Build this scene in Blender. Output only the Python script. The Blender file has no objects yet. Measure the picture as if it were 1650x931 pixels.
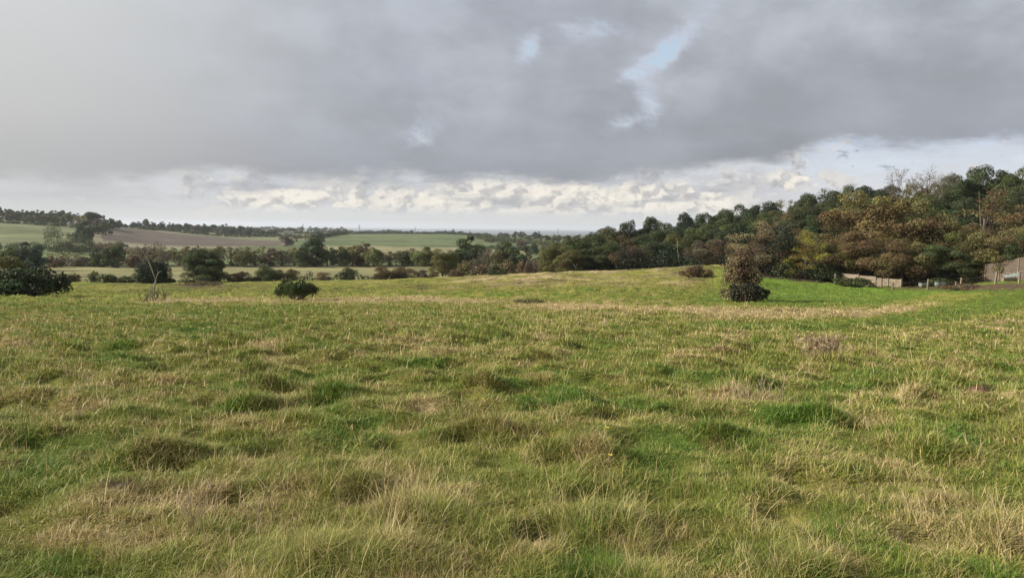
import bpy, math, random
import numpy as np
from mathutils import Vector, Matrix

# ------------------------------------------------------------------ basics
SC = bpy.context.scene
COL = SC.collection
F = 1246.0; CX = 825.0; CY = 465.5
CAMZ = 1.6
PITCH = math.atan2(CY - 367.5, F)
ROLL = math.radians(0.65)
RW = 36.0

def cam_matrix():
    # start looking +Y, pitched down, rolled
    m = Matrix.Rotation(math.radians(90) - PITCH, 3, 'X') @ Matrix.Rotation(ROLL, 3, 'Z')
    return m
CM = np.array(cam_matrix())

def ray(px, py):
    d = CM @ np.array([(px - CX) / F, (CY - py) / F, -1.0])
    return d
def unproj(px, py, r):
    d = ray(px, py); k = r / math.hypot(d[0], d[1])
    return d[0] * k, d[1] * k, CAMZ + d[2] * k
def azof(px, py=430.0):
    d = ray(px, py); return math.atan2(d[0], d[1])
def elof(px, py):
    d = ray(px, py); return math.atan2(d[2], math.hypot(d[0], d[1]))
def project(x, y, z):
    v = np.stack([x, y, z - CAMZ], -1) @ CM       # to camera axes
    w = np.where(-v[..., 2] > 1e-3, -v[..., 2], 1e-3)
    return CX + F * v[..., 0] / w, CY - F * v[..., 1] / w

# ------------------------------------------------------------------ noise
def _hash(ix, iy, s):
    n = (ix.astype(np.int64) * 374761393 + iy.astype(np.int64) * 668265263 + s * 2147483647) & 0xFFFFFFFF
    n = ((n ^ (n >> 13)) * 1274126177) & 0xFFFFFFFF
    n = (n ^ (n >> 16)) & 0xFFFFFFFF
    return n / 4294967295.0
def vnoise(x, y, s=0):
    ix = np.floor(x); iy = np.floor(y); fx = x - ix; fy = y - iy
    ix = ix.astype(np.int64); iy = iy.astype(np.int64)
    ux = fx * fx * fx * (fx * (fx * 6 - 15) + 10); uy = fy * fy * fy * (fy * (fy * 6 - 15) + 10)
    a = _hash(ix, iy, s); b = _hash(ix + 1, iy, s); c = _hash(ix, iy + 1, s); d = _hash(ix + 1, iy + 1, s)
    return (a * (1 - ux) + b * ux) * (1 - uy) + (c * (1 - ux) + d * ux) * uy
def fbm(x, y, octv=4, s=0):
    t = 0; a = 0.5; n = 0
    for k in range(octv):
        c, sn = math.cos(k * 1.3 + .5), math.sin(k * 1.3 + .5)
        t = t + a * vnoise((c * x - sn * y) * 2 ** k + 17.3 * k, (sn * x + c * y) * 2 ** k - 9.1 * k, s + k * 7); n += a; a *= .5
    return t / n
def cells(x, y, s, seed):
    """nearest jittered lattice point: offset vector and the hash of that point"""
    ix = np.floor(x / s).astype(np.int64); iy = np.floor(y / s).astype(np.int64)
    bd = np.full(x.shape, 1e9); ox = np.zeros_like(x); oy = np.zeros_like(x); hi = np.zeros(x.shape, np.int64); hj = np.zeros(x.shape, np.int64)
    for dx in (-1, 0, 1):
        for dy in (-1, 0, 1):
            jx = ix + dx; jy = iy + dy
            cx = (jx + .15 + .7 * _hash(jx, jy, seed)) * s; cy = (jy + .15 + .7 * _hash(jx, jy, seed + 1)) * s
            d = (x - cx) ** 2 + (y - cy) ** 2; b = d < bd
            bd = np.where(b, d, bd); ox = np.where(b, x - cx, ox); oy = np.where(b, y - cy, oy); hi = np.where(b, jx, hi); hj = np.where(b, jy, hj)
    return ox, oy, np.sqrt(bd), hi, hj
def sstep(a, b, x):
    t = np.clip((x - a) / (b - a), 0, 1); return t * t * (3 - 2 * t)

# ------------------------------------------------------------------ terrain: profile of the land along compass bearings
NEAR = [(0.01, 0), (4, -.05), (8, -.2), (14, -.55), (22, -1.1), (30, -1.65)]
PROF = {
 -300: [(40,488),(60,474),(90,462),(130,452),(180,443),(260,430),(350,418),(450,402),(600,380),(800,352),(1000,338),(1300,340),(1800,352),(2600,358),(4000,366),(6000,370)],
 0:    [(40,490),(60,476),(90,465),(130,456),(180,447),(260,432),(350,420),(450,404),(600,382),(800,357),(1000,352),(1300,356),(1800,360),(2600,362),(4000,367),(6000,371)],
 120:  [(40,490),(60,477),(90,466),(130,457),(180,448),(260,432),(350,420),(450,406),(600,386),(800,364),(1000,357),(1300,358),(1800,361),(2600,363),(4000,368),(6000,372)],
 250:  [(40,490),(60,475),(90,465),(130,457),(180,448),(260,432),(350,420),(450,409),(600,394),(800,380),(1000,372),(1300,367),(1800,365),(2600,365),(4000,370),(6000,373)],
 400:  [(40,490),(60,475),(90,465),(130,456),(180,446),(260,431),(350,420),(450,410),(600,399),(800,388),(1000,382),(1300,374),(1800,369),(2600,368),(4000,371.5),(6000,374.5)],
 550:  [(40,489),(60,474),(90,462),(130,454),(180,446),(260,431),(350,420),(450,411),(600,400),(800,388),(1000,378),(1120,377.5),(1300,380),(1800,376.5),(2600,374.5),(4000,376),(6000,377)],
 700:  [(40,491),(60,473),(90,458),(120,448),(145,449.5),(200,441),(260,430),(350,420),(450,411),(600,402),(800,388),(950,379),(1100,377),(1300,381),(1800,378),(2600,376.5),(4000,377.5),(6000,378.5)],
 850:  [(40,493),(60,470),(90,450),(115,441),(130,442.5),(180,450),(260,437),(350,424),(450,416),(600,404),(800,393),(1000,387),(1150,385),(1300,385),(1800,381),(2600,379),(4000,379.5),(6000,380)],
 1000: [(40,494),(60,467),(90,447),(120,436),(140,438),(180,446),(260,438),(350,428),(450,418),(600,406),(1000,392),(1800,384),(2600,381),(4000,380),(6000,380.5)],
 1170: [(40,494),(50,484),(60,474),(90,443),(110,429),(125,429),(150,432),(200,418),(260,400),(350,393),(500,390),(1000,386),(2600,384),(4000,382),(6000,382)],
 1300: [(40,495),(55,484),(70,470),(90,453),(110,440),(150,415),(200,395),(260,380),(350,373),(500,375),(1000,380),(2600,382),(4000,383),(6000,384)],
 1450: [(40,500),(55,488),(70,477),(88,465),(110,445),(150,408),(200,380),(260,365),(350,359),(500,362),(1000,372),(2600,380),(4000,383),(6000,385)],
 1650: [(40,503),(55,486),(70,468),(80,459),(95,447),(110,430),(150,400),(200,372),(260,356),(350,350),(500,353),(1000,368),(2600,380),(4000,384),(6000,387)],
 1950: [(40,505),(55,489),(70,470),(85,456),(110,425),(150,390),(200,362),(260,350),(350,345),(500,350),(1000,368),(2600,382),(4000,386),(6000,390)],
}
def pchip(xk, yk, x):
    xk = np.asarray(xk, float); yk = np.asarray(yk, float)
    h = np.diff(xk); d = np.diff(yk) / h; m = np.zeros_like(yk)
    for i in range(1, len(xk) - 1):
        if d[i-1] * d[i] > 0:
            w1 = 2 * h[i] + h[i-1]; w2 = h[i] + 2 * h[i-1]
            m[i] = (w1 + w2) / (w1 / d[i-1] + w2 / d[i])
    m[0] = d[0]; m[-1] = d[-1]
    i = np.clip(np.searchsorted(xk, x) - 1, 0, len(xk) - 2)
    t = np.clip((x - xk[i]) / h[i], 0, 1)
    return ((1 + 2*t) * (1-t)**2 * yk[i] + t * (1-t)**2 * h[i] * m[i] + t*t*(3-2*t) * yk[i+1] + t*t*(t-1) * h[i] * m[i+1])
NR = 900
LR = np.linspace(math.log(.5), math.log(45000), NR)
cols = sorted(PROF); AZK = np.array([azof(c) for c in cols])
tab = []
for c in cols:
    rr = [math.log(max(a, .3)) for a, b in NEAR] + [math.log(a) for a, b in PROF[c]]
    zz = [b for a, b in NEAR] + [unproj(c, b, a)[2] for a, b in PROF[c]]
    rr += [math.log(9000), math.log(46000)]; zz += [-75, -85]
    tab.append(pchip(rr, zz, LR))
tab = np.array(tab)
NA = 400
AZ = np.linspace(AZK[0], AZK[-1], NA)
T2 = np.stack([pchip(AZK, tab[:, j], AZ) for j in range(NR)], 1)   # NA x NR
# light smoothing along distance
T2[:, 2:-2] = (T2[:, :-4] + 2 * T2[:, 1:-3] + 3 * T2[:, 2:-2] + 2 * T2[:, 3:-1] + T2[:, 4:]) / 9

def base_h(x, y):
    r = np.hypot(x, y); az = np.arctan2(x, y)
    lr = np.clip((np.log(np.maximum(r, .5)) - LR[0]) / (LR[-1] - LR[0]) * (NR - 1), 0, NR - 1.001)
    a = np.clip((az - AZ[0]) / (AZ[-1] - AZ[0]) * (NA - 1), 0, NA - 1.001)
    i = lr.astype(int); f = lr - i; j = a.astype(int); g = a - j
    def samp(j, g): return (T2[j, i] * (1-f) + T2[j, i+1] * f) * (1-g) + (T2[j+1, i] * (1-f) + T2[j+1, i+1] * f) * g
    z = samp(j, g)
    # behind the viewer both ends meet
    over = np.where(az > AZ[-1], (az - AZ[-1]) / (math.pi - AZ[-1]), np.where(az < AZ[0], (AZ[0] - az) / (math.pi + AZ[0]), 0))
    jj = np.where(az > 0, 0, NA - 2); gg = np.where(az > 0, 0., 1.)
    zo = samp(jj, gg); w = .5 * sstep(0, 1, over)
    return z * (1 - w) + zo * w
def ground_h(x, y):
    x = np.asarray(x, float); y = np.asarray(y, float)
    r = np.hypot(x, y)
    z = base_h(x, y)
    k = sstep(1.5, 8, r) * (1 - sstep(60, 160, r))
    z = z + k * (.14 * (fbm(x / 3.2, y / 3.2, 3, 5) - .5) + (.15 + .09 * sstep(5, 14, r)) * (fbm(x / .5, y / .5, 2, 9) - .5))
    nr = (r > 1.8) & (r < 30)
    if nr.any():
        xs = x[nr]; ys = y[nr]; _, _, d, ci, cj = cells(xs, ys, .72, 700); hh = _hash(ci, cj, 71)
        z = np.array(z); z[nr] = z[nr] - .14 * sstep(.2, .6, hh) * np.exp(-(d / (.08 + .08 * hh)) ** 2) * (1 - sstep(20, 30, r[nr]))
    k2 = sstep(20, 70, r)
    z = z + k2 * (.35 * (fbm(x / 14, y / 14, 2, 15) - .5) * np.clip(r / 80, .4, 2))
    km = sstep(40, 60, r) * (1 - sstep(135, 160, r))
    z = z + km * (.34 * (fbm(x / 2.4, y / 2.4, 2, 61) - .5) + .16 * (fbm(x / 1.1, y / 1.1, 1, 62) - .5))
    k3 = sstep(300, 900, r)
    z = z + k3 * 2.0 * (fbm(x / 140, y / 140, 3, 31) - .5)
    return z
def rfor(px, py):
    """how far away the ground is that shows at that row"""
    r = np.exp(np.linspace(math.log(3), math.log(140), 500)); a = azof(px, py); x, y = r * math.sin(a), r * math.cos(a)
    q = project(x, y, base_h(x, y))[1]; i = int(np.argmax(q <= py)) if (q <= py).any() else len(r) - 1
    return float(r[i])
def gh(x, y): return float(ground_h(np.array([x]), np.array([y]))[0])
def spot(px, r, py=430.0):
    a = azof(px, py); x, y = r * math.sin(a), r * math.cos(a)
    return x, y, gh(x, y)

# ------------------------------------------------------------------ what grows where (ground cover colours, with some shaded hollows painted in)
GREEN = np.array([.168, .216, .033]); LUSH = np.array([.095, .190, .020]); STRAW = np.array([.50, .39, .20]); OLIVE = np.array([.275, .270, .055])
def blob(px, py, cx, cy, rx, ry, sh=1.0):
    d = ((px - cx) / rx) ** 2 + ((py - cy) / ry) ** 2
    return np.exp(-d * sh)
DRYB = [(430,565,45,20,.8),(960,524,35,12,.8),(1110,575,45,14,.8),(1320,560,45,20,.6),(20,550,50,16,.7),(290,510,60,8,.5),(870,545,50,12,.6),(720,650,90,30,.55),(1215,640,60,25,.6),
        (1140,690,50,30,.6),(100,860,120,45,.5),(250,905,80,40,.5),(640,905,90,30,.5),(1170,545,50,12,.5),(600,560,60,12,.4),(1460,770,120,30,.4),(640,660,60,20,.6),(1300,750,80,35,.5),(680,870,60,40,.5),(1400,640,110,14,.35),(1610,524,60,11,1.1),(1500,545,70,10,.5),(530,700,70,20,.3),(380,800,50,60,.4)]
LUSHB = [(185,578,50,12,1),(320,538,60,12,.8),(1535,715,60,28,1),(185,745,70,35,.8),(60,745,90,30,.9),(1290,680,90,22,.8),(960,880,60,60,.8),(900,640,40,14,.7),(680,580,40,12,.6),
         (1600,610,90,22,.6),(1060,740,80,30,.7),(1180,895,80,30,.6),(560,690,50,20,.5),(580,920,60,30,.6),(700,597,60,10,.6),(480,740,60,30,.5),(1010,650,50,16,.5),(240,590,60,14,.6),(1300,690,60,20,.5),(30,690,60,20,.6),(1380,605,60,12,.5),(350,508,90,5,.7),(150,500,90,5,.6),(500,500,60,5,.5)]
POLY = [ # far fields: polygon (photo bearings), nearest and farthest metres, colour
 ([(-400,300),(2000,300),(2000,500),(-400,500)],150,268,(0.213,0.201,0.095)),
 ([(-400,300),(900,300),(900,500),(-400,500)],268,300,(0.082,0.076,0.040)),
 ([(-400,300),(900,300),(900,500),(-400,500)],300,520,(0.134,0.171,0.071)),
 ([(-400,300),(160,300),(185,500),(-400,500)],500,790,(0.154,0.169,0.084)),
 ([(-400,300),(160,300),(160,500),(-400,500)],790,900,(0.175,0.194,0.103)),
 ([(150,300),(500,300),(500,392),(150,410)],520,1100,(0.208,0.190,0.123)),
 ([(158,362),(250,373),(330,380),(470,384),(480,389),(440,396),(330,397),(240,394),(165,388)],470,1300,(.118,.098,.078)),
 ([(470,380),(560,372),(700,372),(850,385),(860,400),(470,400)],480,1130,(0.120,0.147,0.068)),
 ([(500,397),(600,396),(700,399),(860,402),(860,412),(480,412)],420,900,(0.228,0.210,0.112)),
 ([(330,370),(500,370),(520,390),(430,387),(330,380)],820,1500,(0.161,0.173,0.088)),
 ([(640,368),(860,374),(860,390),(640,378)],1130,2700,(0.106,0.137,0.060)),
 ([(-400,300),(640,300),(640,372),(-400,372)],1200,3000,(0.119,0.125,0.076)),
]
def inpoly(px, py, poly):
    ins = np.zeros(px.shape, bool); n = len(poly)
    for i in range(n):
        x1, y1 = poly[i]; x2, y2 = poly[(i+1) % n]
        if y1 == y2: continue
        c = ((y1 > py) != (y2 > py)) & (px < (x2 - x1) * (py - y1) / (y2 - y1) + x1)
        ins ^= c
    return ins
TX = [1050, 1250, 1350, 1450, 1550, 1650, 1800]; TY = [524, 527, 525, 515, 500, 482, 455]; TW = [4, 6, 9, 12, 14, 15, 16]
def cover(x, y, z=None):
    """returns dry 0..1, lush 0..1, brown 0..1, height factor, px, py, r"""
    if z is None: z = base_h(x, y)
    px, py = project(x, y, z); r = np.hypot(x, y)
    dry = sstep(.40, .66, fbm(x / 1.7, y / 1.7, 4, 3)) * .30 + sstep(.45, .7, fbm(x / .4, y / .4, 3, 4)) * .36 + .02
    lush = sstep(.52, .68, fbm(x / 1.3 + 40, y / 1.3, 4, 8)) * .75
    for cx, cy, rx, ry, s in DRYB:
        b = blob(px, py, cx, cy, rx * .8, ry * .8) * s * (.18 if cy > 800 else .5 if cy > 640 else 1) * 1.5 * sstep(.38, .66, fbm(x / .55, y / .55, 3, 33)); dry = dry + b * .8; lush = lush * (1 - b)
    for cx, cy, rx, ry, s in LUSHB:
        b = np.clip(blob(px, py, cx, cy, rx, ry) * s * 1.2, 0, 1); lush = lush + b; dry = dry * (1 - .85 * b)
    wob = (fbm(x / 5, y / 5, 3, 21) - .5)
    # pale bleached brow of the near rise
    b = np.exp(-((py - np.interp(px, [820, 1000, 1100, 1200, 1300, 1400, 1500], [492, 496, 500, 505, 507, 504, 496]) - 12 * wob) / 7.0) ** 2) * sstep(780, 900, px) * (1 - sstep(1440, 1540, px))
    b2 = np.exp(-((py - 484 - 12 * wob) / 5.) ** 2) * sstep(180, 280, px) * (1 - sstep(760, 900, px)) * .8
    b = np.maximum(b, b2); dry = dry + b * 1.1; lush = lush * (1 - b)
    # bright hollow and the mown track that climbs out of it on the far side
    hol = sstep(1090, 1180, px + 40 * wob) * sstep(426, 434, py) * (1 - sstep(484, 494, py + 10 * wob - np.interp(px, [1150, 1300, 1400, 1520], [0, 6, 4, -12])))
    track = np.exp(-((py - np.interp(px, TX, TY) - 4 * wob) / np.interp(px, TX, TW)) ** 4) * sstep(1040, 1140, px)
    hl = np.clip(np.maximum(hol, track), 0, 1)
    lush = lush * (1 - hl) + hl * (.62 + .5 * wob); dry = dry * (1 - hl) + hl * .08
    # the middle slope: short, evenly mottled
    mid = sstep(56, 75, r) * (1 - hol) * (1 - sstep(145, 155, r))
    m_dry = .38 + .26 * sstep(560, 800, px) + .8 * (fbm(x / 2.2, y / 5, 3, 44) - .5) + .5 * (fbm(x / 12, y / 16, 3, 45) - .5)
    dry = dry * (1 - mid) + mid * m_dry; lush = lush * (1 - mid) + mid * (.25 * (1 - sstep(600, 900, px)) + .25 * (fbm(x / 10, y / 14, 3, 46) - .5))
    brown = blob(px, py, 1573, 630, 22, 6) * 1.5 + blob(px, py, 195, 788, 35, 9) * 1.1 + blob(px, py, 1120, 440, 26, 12) * .8 + blob(px, py, 855, 485, 26, 3) * .9
    brown = brown + sstep(1400, 1500, px) * np.exp(-((py - 463 + .01 * np.maximum(px-1500, 0)) / 5) ** 2) * 1.1 + blob(px, py, 320, 461, 55, 4) * .9
    brown = brown + mid * .55 * sstep(.56, .70, fbm(x / 1.6, y / 2.6, 3, 63))  # dark thatch blotches that also paint in small shaded hollows
    return np.clip(dry, 0, 1), np.clip(lush, 0, 1), np.clip(brown, 0, 1), px, py, r
def covcol(dry, lush, brown):
    c = GREEN[None] * (1 - lush[:, None]) + LUSH[None] * lush[:, None]
    d = dry[:, None]
    c = c * (1 - sstep(0, .5, d)) + OLIVE[None] * sstep(0, .5, d)
    c = c * (1 - sstep(.45, 1., d)) + STRAW[None] * sstep(.45, 1., d)
    b = brown[:, None]
    return c * (1 - b) + np.array([.105, .072, .045])[None] * b

# ------------------------------------------------------------------ object helpers
def tag(o, label=None, cat=None, group=None, kind=None):
    if label: o['label'] = label
    if cat: o['category'] = cat
    if group: o['group'] = group
    if kind: o['kind'] = kind
    return o
def empty(name, loc, rz=0, sc=(1, 1, 1)):
    o = bpy.data.objects.new(name, None); COL.objects.link(o)
    o.location = loc; o.rotation_euler = (0, 0, rz); o.scale = sc; o.empty_display_size = .2
    return o
def mesh_np(name, V, faces_flat, counts, mat, attrs=None, smooth=False):
    """V n x 3; faces_flat: flat vertex indices; counts: verts per face"""
    me = bpy.data.meshes.new(name)
    V = np.ascontiguousarray(V, np.float32); ff = np.ascontiguousarray(faces_flat, np.int32)
    me.vertices.add(len(V)); me.vertices.foreach_set('co', V.ravel())
    me.loops.add(len(ff)); me.loops.foreach_set('vertex_index', ff)
    counts = np.ascontiguousarray(counts, np.int32)
    st = np.concatenate([[0], np.cumsum(counts)[:-1]]).astype(np.int32)
    me.polygons.add(len(counts)); me.polygons.foreach_set('loop_start', st); me.polygons.foreach_set('loop_total', counts)
    if smooth: me.polygons.foreach_set('use_smooth', np.ones(len(counts), bool))
    me.update(calc_edges=True)
    for k, a in (attrs or {}).items():
        at = me.attributes.new(k, 'FLOAT_COLOR', 'POINT')
        a = np.concatenate([a, np.ones((len(a), 1))], 1) if a.shape[1] == 3 else a
        at.data.foreach_set('color', np.ascontiguousarray(a, np.float32).ravel())
    if mat: me.materials.append(mat)
    return me
def link(name, me, parent=None):
    o = bpy.data.objects.new(name, me); COL.objects.link(o); o.parent = parent
    return o
class MB:
    def __init__(s): s.v = []; s.f = []
    def add(s, vs, fs):
        n = len(s.v); s.v += [tuple(v) for v in vs]; s.f += [tuple(i + n for i in f) for f in fs]
    def box(s, c, d, rz=0, tilt=0):
        hx, hy, hz = d[0]/2, d[1]/2, d[2]/2
        m = Matrix.Rotation(rz, 3, 'Z') @ Matrix.Rotation(tilt, 3, 'Y')
        vs = [Vector(c) + m @ Vector((sx*hx, sy*hy, sz*hz)) for sz in (-1, 1) for sy in (-1, 1) for sx in (-1, 1)]
        s.add(vs, [(0,2,3,1),(4,5,7,6),(0,1,5,4),(2,6,7,3),(0,4,6,2),(1,3,7,5)])
    def tube(s, pts, rads, n=6, cap=True):
        pts = [Vector(p) for p in pts]; rings = []
        for i, p in enumerate(pts):
            t = (pts[min(i+1, len(pts)-1)] - pts[max(i-1, 0)]).normalized()
            a = t.orthogonal().normalized(); b = t.cross(a)
            if rings:  # keep rings aligned
                a = (pa - t * pa.dot(t)); a = a.normalized() if a.length > 1e-4 else t.orthogonal().normalized(); b = t.cross(a)
            pa = a
            rings.append([p + (a * math.cos(k * 2*math.pi/n) + b * math.sin(k * 2*math.pi/n)) * rads[i] for k in range(n)])
        vs = [v for r in rings for v in r]; fs = []
        for i in range(len(rings) - 1):
            for k in range(n):
                k2 = (k+1) % n; fs.append((i*n+k, i*n+k2, (i+1)*n+k2, (i+1)*n+k))
        if cap: fs.append(tuple(range(n))[::-1]); fs.append(tuple((len(rings)-1)*n + k for k in range(n)))
        s.add(vs, fs)
    def mesh(s, name, mat, smooth=False):
        me = bpy.data.meshes.new(name); me.from_pydata(s.v, [], s.f); me.materials.append(mat)
        if smooth: me.polygons.foreach_set('use_smooth', [True] * len(me.polygons))
        me.update(); return me
    def build(s, name, mat, parent=None, smooth=False): return link(name, s.mesh(name, mat, smooth), parent)

# ------------------------------------------------------------------ materials
def new_mat(name):
    m = bpy.data.materials.new(name); m.use_nodes = True; nt = m.node_tree; nt.nodes.clear()
    return m, nt, nt.nodes, nt.links
def mat_simple(name, c1, c2, scale=3, rough=.85, bump=.2, obj=True, stretch=(1,1,1)):
    m, nt, N, L = new_mat(name)
    tc = N.new('ShaderNodeTexCoord'); mp = N.new('ShaderNodeMapping'); L.new(tc.outputs['Object'], mp.inputs[0]); mp.inputs['Scale'].default_value = stretch
    nz = N.new('ShaderNodeTexNoise'); nz.inputs['Scale'].default_value = scale; nz.inputs['Detail'].default_value = 6; L.new(mp.outputs[0], nz.inputs['Vector'])
    cr = N.new('ShaderNodeValToRGB'); cr.color_ramp.elements[0].position = .35; cr.color_ramp.elements[1].position = .65
    cr.color_ramp.elements[0].color = (*c1, 1); cr.color_ramp.elements[1].color = (*c2, 1); L.new(nz.outputs[0], cr.inputs[0])
    b = N.new('ShaderNodeBsdfPrincipled'); b.inputs['Roughness'].default_value = rough; L.new(cr.outputs[0], b.inputs['Base Color'])
    bp = N.new('ShaderNodeBump'); bp.inputs['Strength'].default_value = bump; bp.inputs['Distance'].default_value = .05; L.new(nz.outputs[0], bp.inputs['Height']); L.new(bp.outputs[0], b.inputs['Normal'])
    o = N.new('ShaderNodeOutputMaterial'); L.new(b.outputs[0], o.inputs[0]); return m
M_BARK = mat_simple('bark', (.055,.045,.035), (.14,.115,.085), 5, stretch=(3,3,.6))
M_PALEBARK = mat_simple('pale_bark', (.17,.145,.115), (.34,.295,.235), 5, stretch=(3,3,.6))
M_TWIG = mat_simple('twig', (.09,.07,.05), (.17,.135,.10), 4)
M_STRAW = mat_simple('dry_stalk', (.30,.23,.14), (.48,.38,.24), 6)
M_CONC = mat_simple('weathered_concrete', (.19,.15,.105), (.31,.25,.17), 3)
M_WOOD = mat_simple('old_timber', (.15,.12,.08), (.27,.21,.14), 4, stretch=(4,4,.5))
M_BROWNWOOD = mat_simple('brown_fence_timber', (.08,.062,.046), (.145,.11,.08), 3, stretch=(.5,.5,4))
M_STEEL = mat_simple('galvanised_steel', (.22,.23,.24), (.3,.31,.32), 2, .6)
M_PALEMETAL = mat_simple('pale_painted_metal', (.16,.19,.17), (.30,.32,.30), 3, .5)
M_WHITEWALL = mat_simple('white_render', (.6,.6,.57), (.8,.8,.77), .4)
M_CREAMWALL = mat_simple('cream_wall', (.33,.29,.21), (.45,.4,.3), .4)
M_SLATE = mat_simple('slate_roof', (.09,.08,.08), (.16,.14,.13), .6)
M_WINDOW = mat_simple('dark_window', (.03,.035,.04), (.06,.065,.07), .5, .2)
M_DARKSOIL = mat_simple('dark_soil', (.05,.035,.025), (.11,.08,.06), 12, bump=.8)
M_SOIL = mat_simple('red_soil', (.10,.045,.03), (.2,.09,.06), 12, bump=.8)
M_PETAL = mat_simple('yellow_petal', (.75,.55,.03), (.85,.68,.05), 30)

def mat_leaf(name, trans=.22):
    """colour comes from each object's own colour; alpha says how much of the crown has turned to its second, russet colour"""
    m, nt, N, L = new_mat(name)
    oi = N.new('ShaderNodeObjectInfo'); at = N.new('ShaderNodeAttribute'); at.attribute_name = 'var'
    sp = N.new('ShaderNodeSeparateColor'); L.new(at.outputs['Color'], sp.inputs[0])
    def mr(src, a, b, lo, hi):
        n = N.new('ShaderNodeMapRange'); L.new(src, n.inputs[0]); n.inputs[1].default_value = a; n.inputs[2].default_value = b; n.inputs[3].default_value = lo; n.inputs[4].default_value = hi; return n.outputs[0]
    hs = N.new('ShaderNodeHueSaturation'); L.new(oi.outputs['Color'], hs.inputs['Color'])
    L.new(mr(sp.outputs[0], 0, 1, .47, .53), hs.inputs['Hue'])
    mu = N.new('ShaderNodeMath'); mu.operation = 'MULTIPLY'; L.new(mr(sp.outputs[0], 0, 1, .62, 1.38), mu.inputs[0]); L.new(mr(sp.outputs[1], 0, 1, .65, 1.35), mu.inputs[1])
    L.new(mu.outputs[0], hs.inputs['Value'])
    # russet share
    ad = N.new('ShaderNodeMath'); ad.operation = 'ADD'; L.new(mr(sp.outputs[2], 0, 1, 0, .7), ad.inputs[0]); L.new(mr(sp.outputs[1], 0, 1, 0, .3), ad.inputs[1])
    lt = N.new('ShaderNodeMath'); lt.operation = 'SUBTRACT'; L.new(oi.outputs['Alpha'], lt.inputs[0]); L.new(ad.outputs[0], lt.inputs[1])
    ms = N.new('ShaderNodeMath'); ms.operation = 'MULTIPLY_ADD'; L.new(lt.outputs[0], ms.inputs[0]); ms.inputs[1].default_value = 6; ms.inputs[2].default_value = .5; ms.use_clamp = True
    rr = N.new('ShaderNodeValToRGB'); L.new(sp.outputs[0], rr.inputs[0])
    rr.color_ramp.elements[0].color = (.105,.068,.036,1); rr.color_ramp.elements[1].color = (.195,.135,.06,1)
    e = rr.color_ramp.elements.new(.5); e.color = (.15,.095,.048,1)
    h2 = N.new('ShaderNodeHueSaturation'); L.new(rr.outputs[0], h2.inputs['Color']); L.new(mr(sp.outputs[1], 0, 1, .7, 1.35), h2.inputs['Value'])
    mx = N.new('ShaderNodeMix'); mx.data_type = 'RGBA'; L.new(ms.outputs[0], mx.inputs[0]); L.new(hs.outputs[0], mx.inputs[6]); L.new(h2.outputs[0], mx.inputs[7])
    b = N.new('ShaderNodeBsdfPrincipled'); b.inputs['Roughness'].default_value = .6; b.inputs['Specular IOR Level'].default_value = .25; L.new(mx.outputs[2], b.inputs['Base Color'])
    t = N.new('ShaderNodeBsdfTranslucent'); L.new(mx.outputs[2], t.inputs[0])
    s = N.new('ShaderNodeMixShader'); s.inputs[0].default_value = trans; L.new(b.outputs[0], s.inputs[1]); L.new(t.outputs[0], s.inputs[2])
    o = N.new('ShaderNodeOutputMaterial'); L.new(s.outputs[0], o.inputs[0]); return m
M_LEAF = mat_leaf('leaves')

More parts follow.
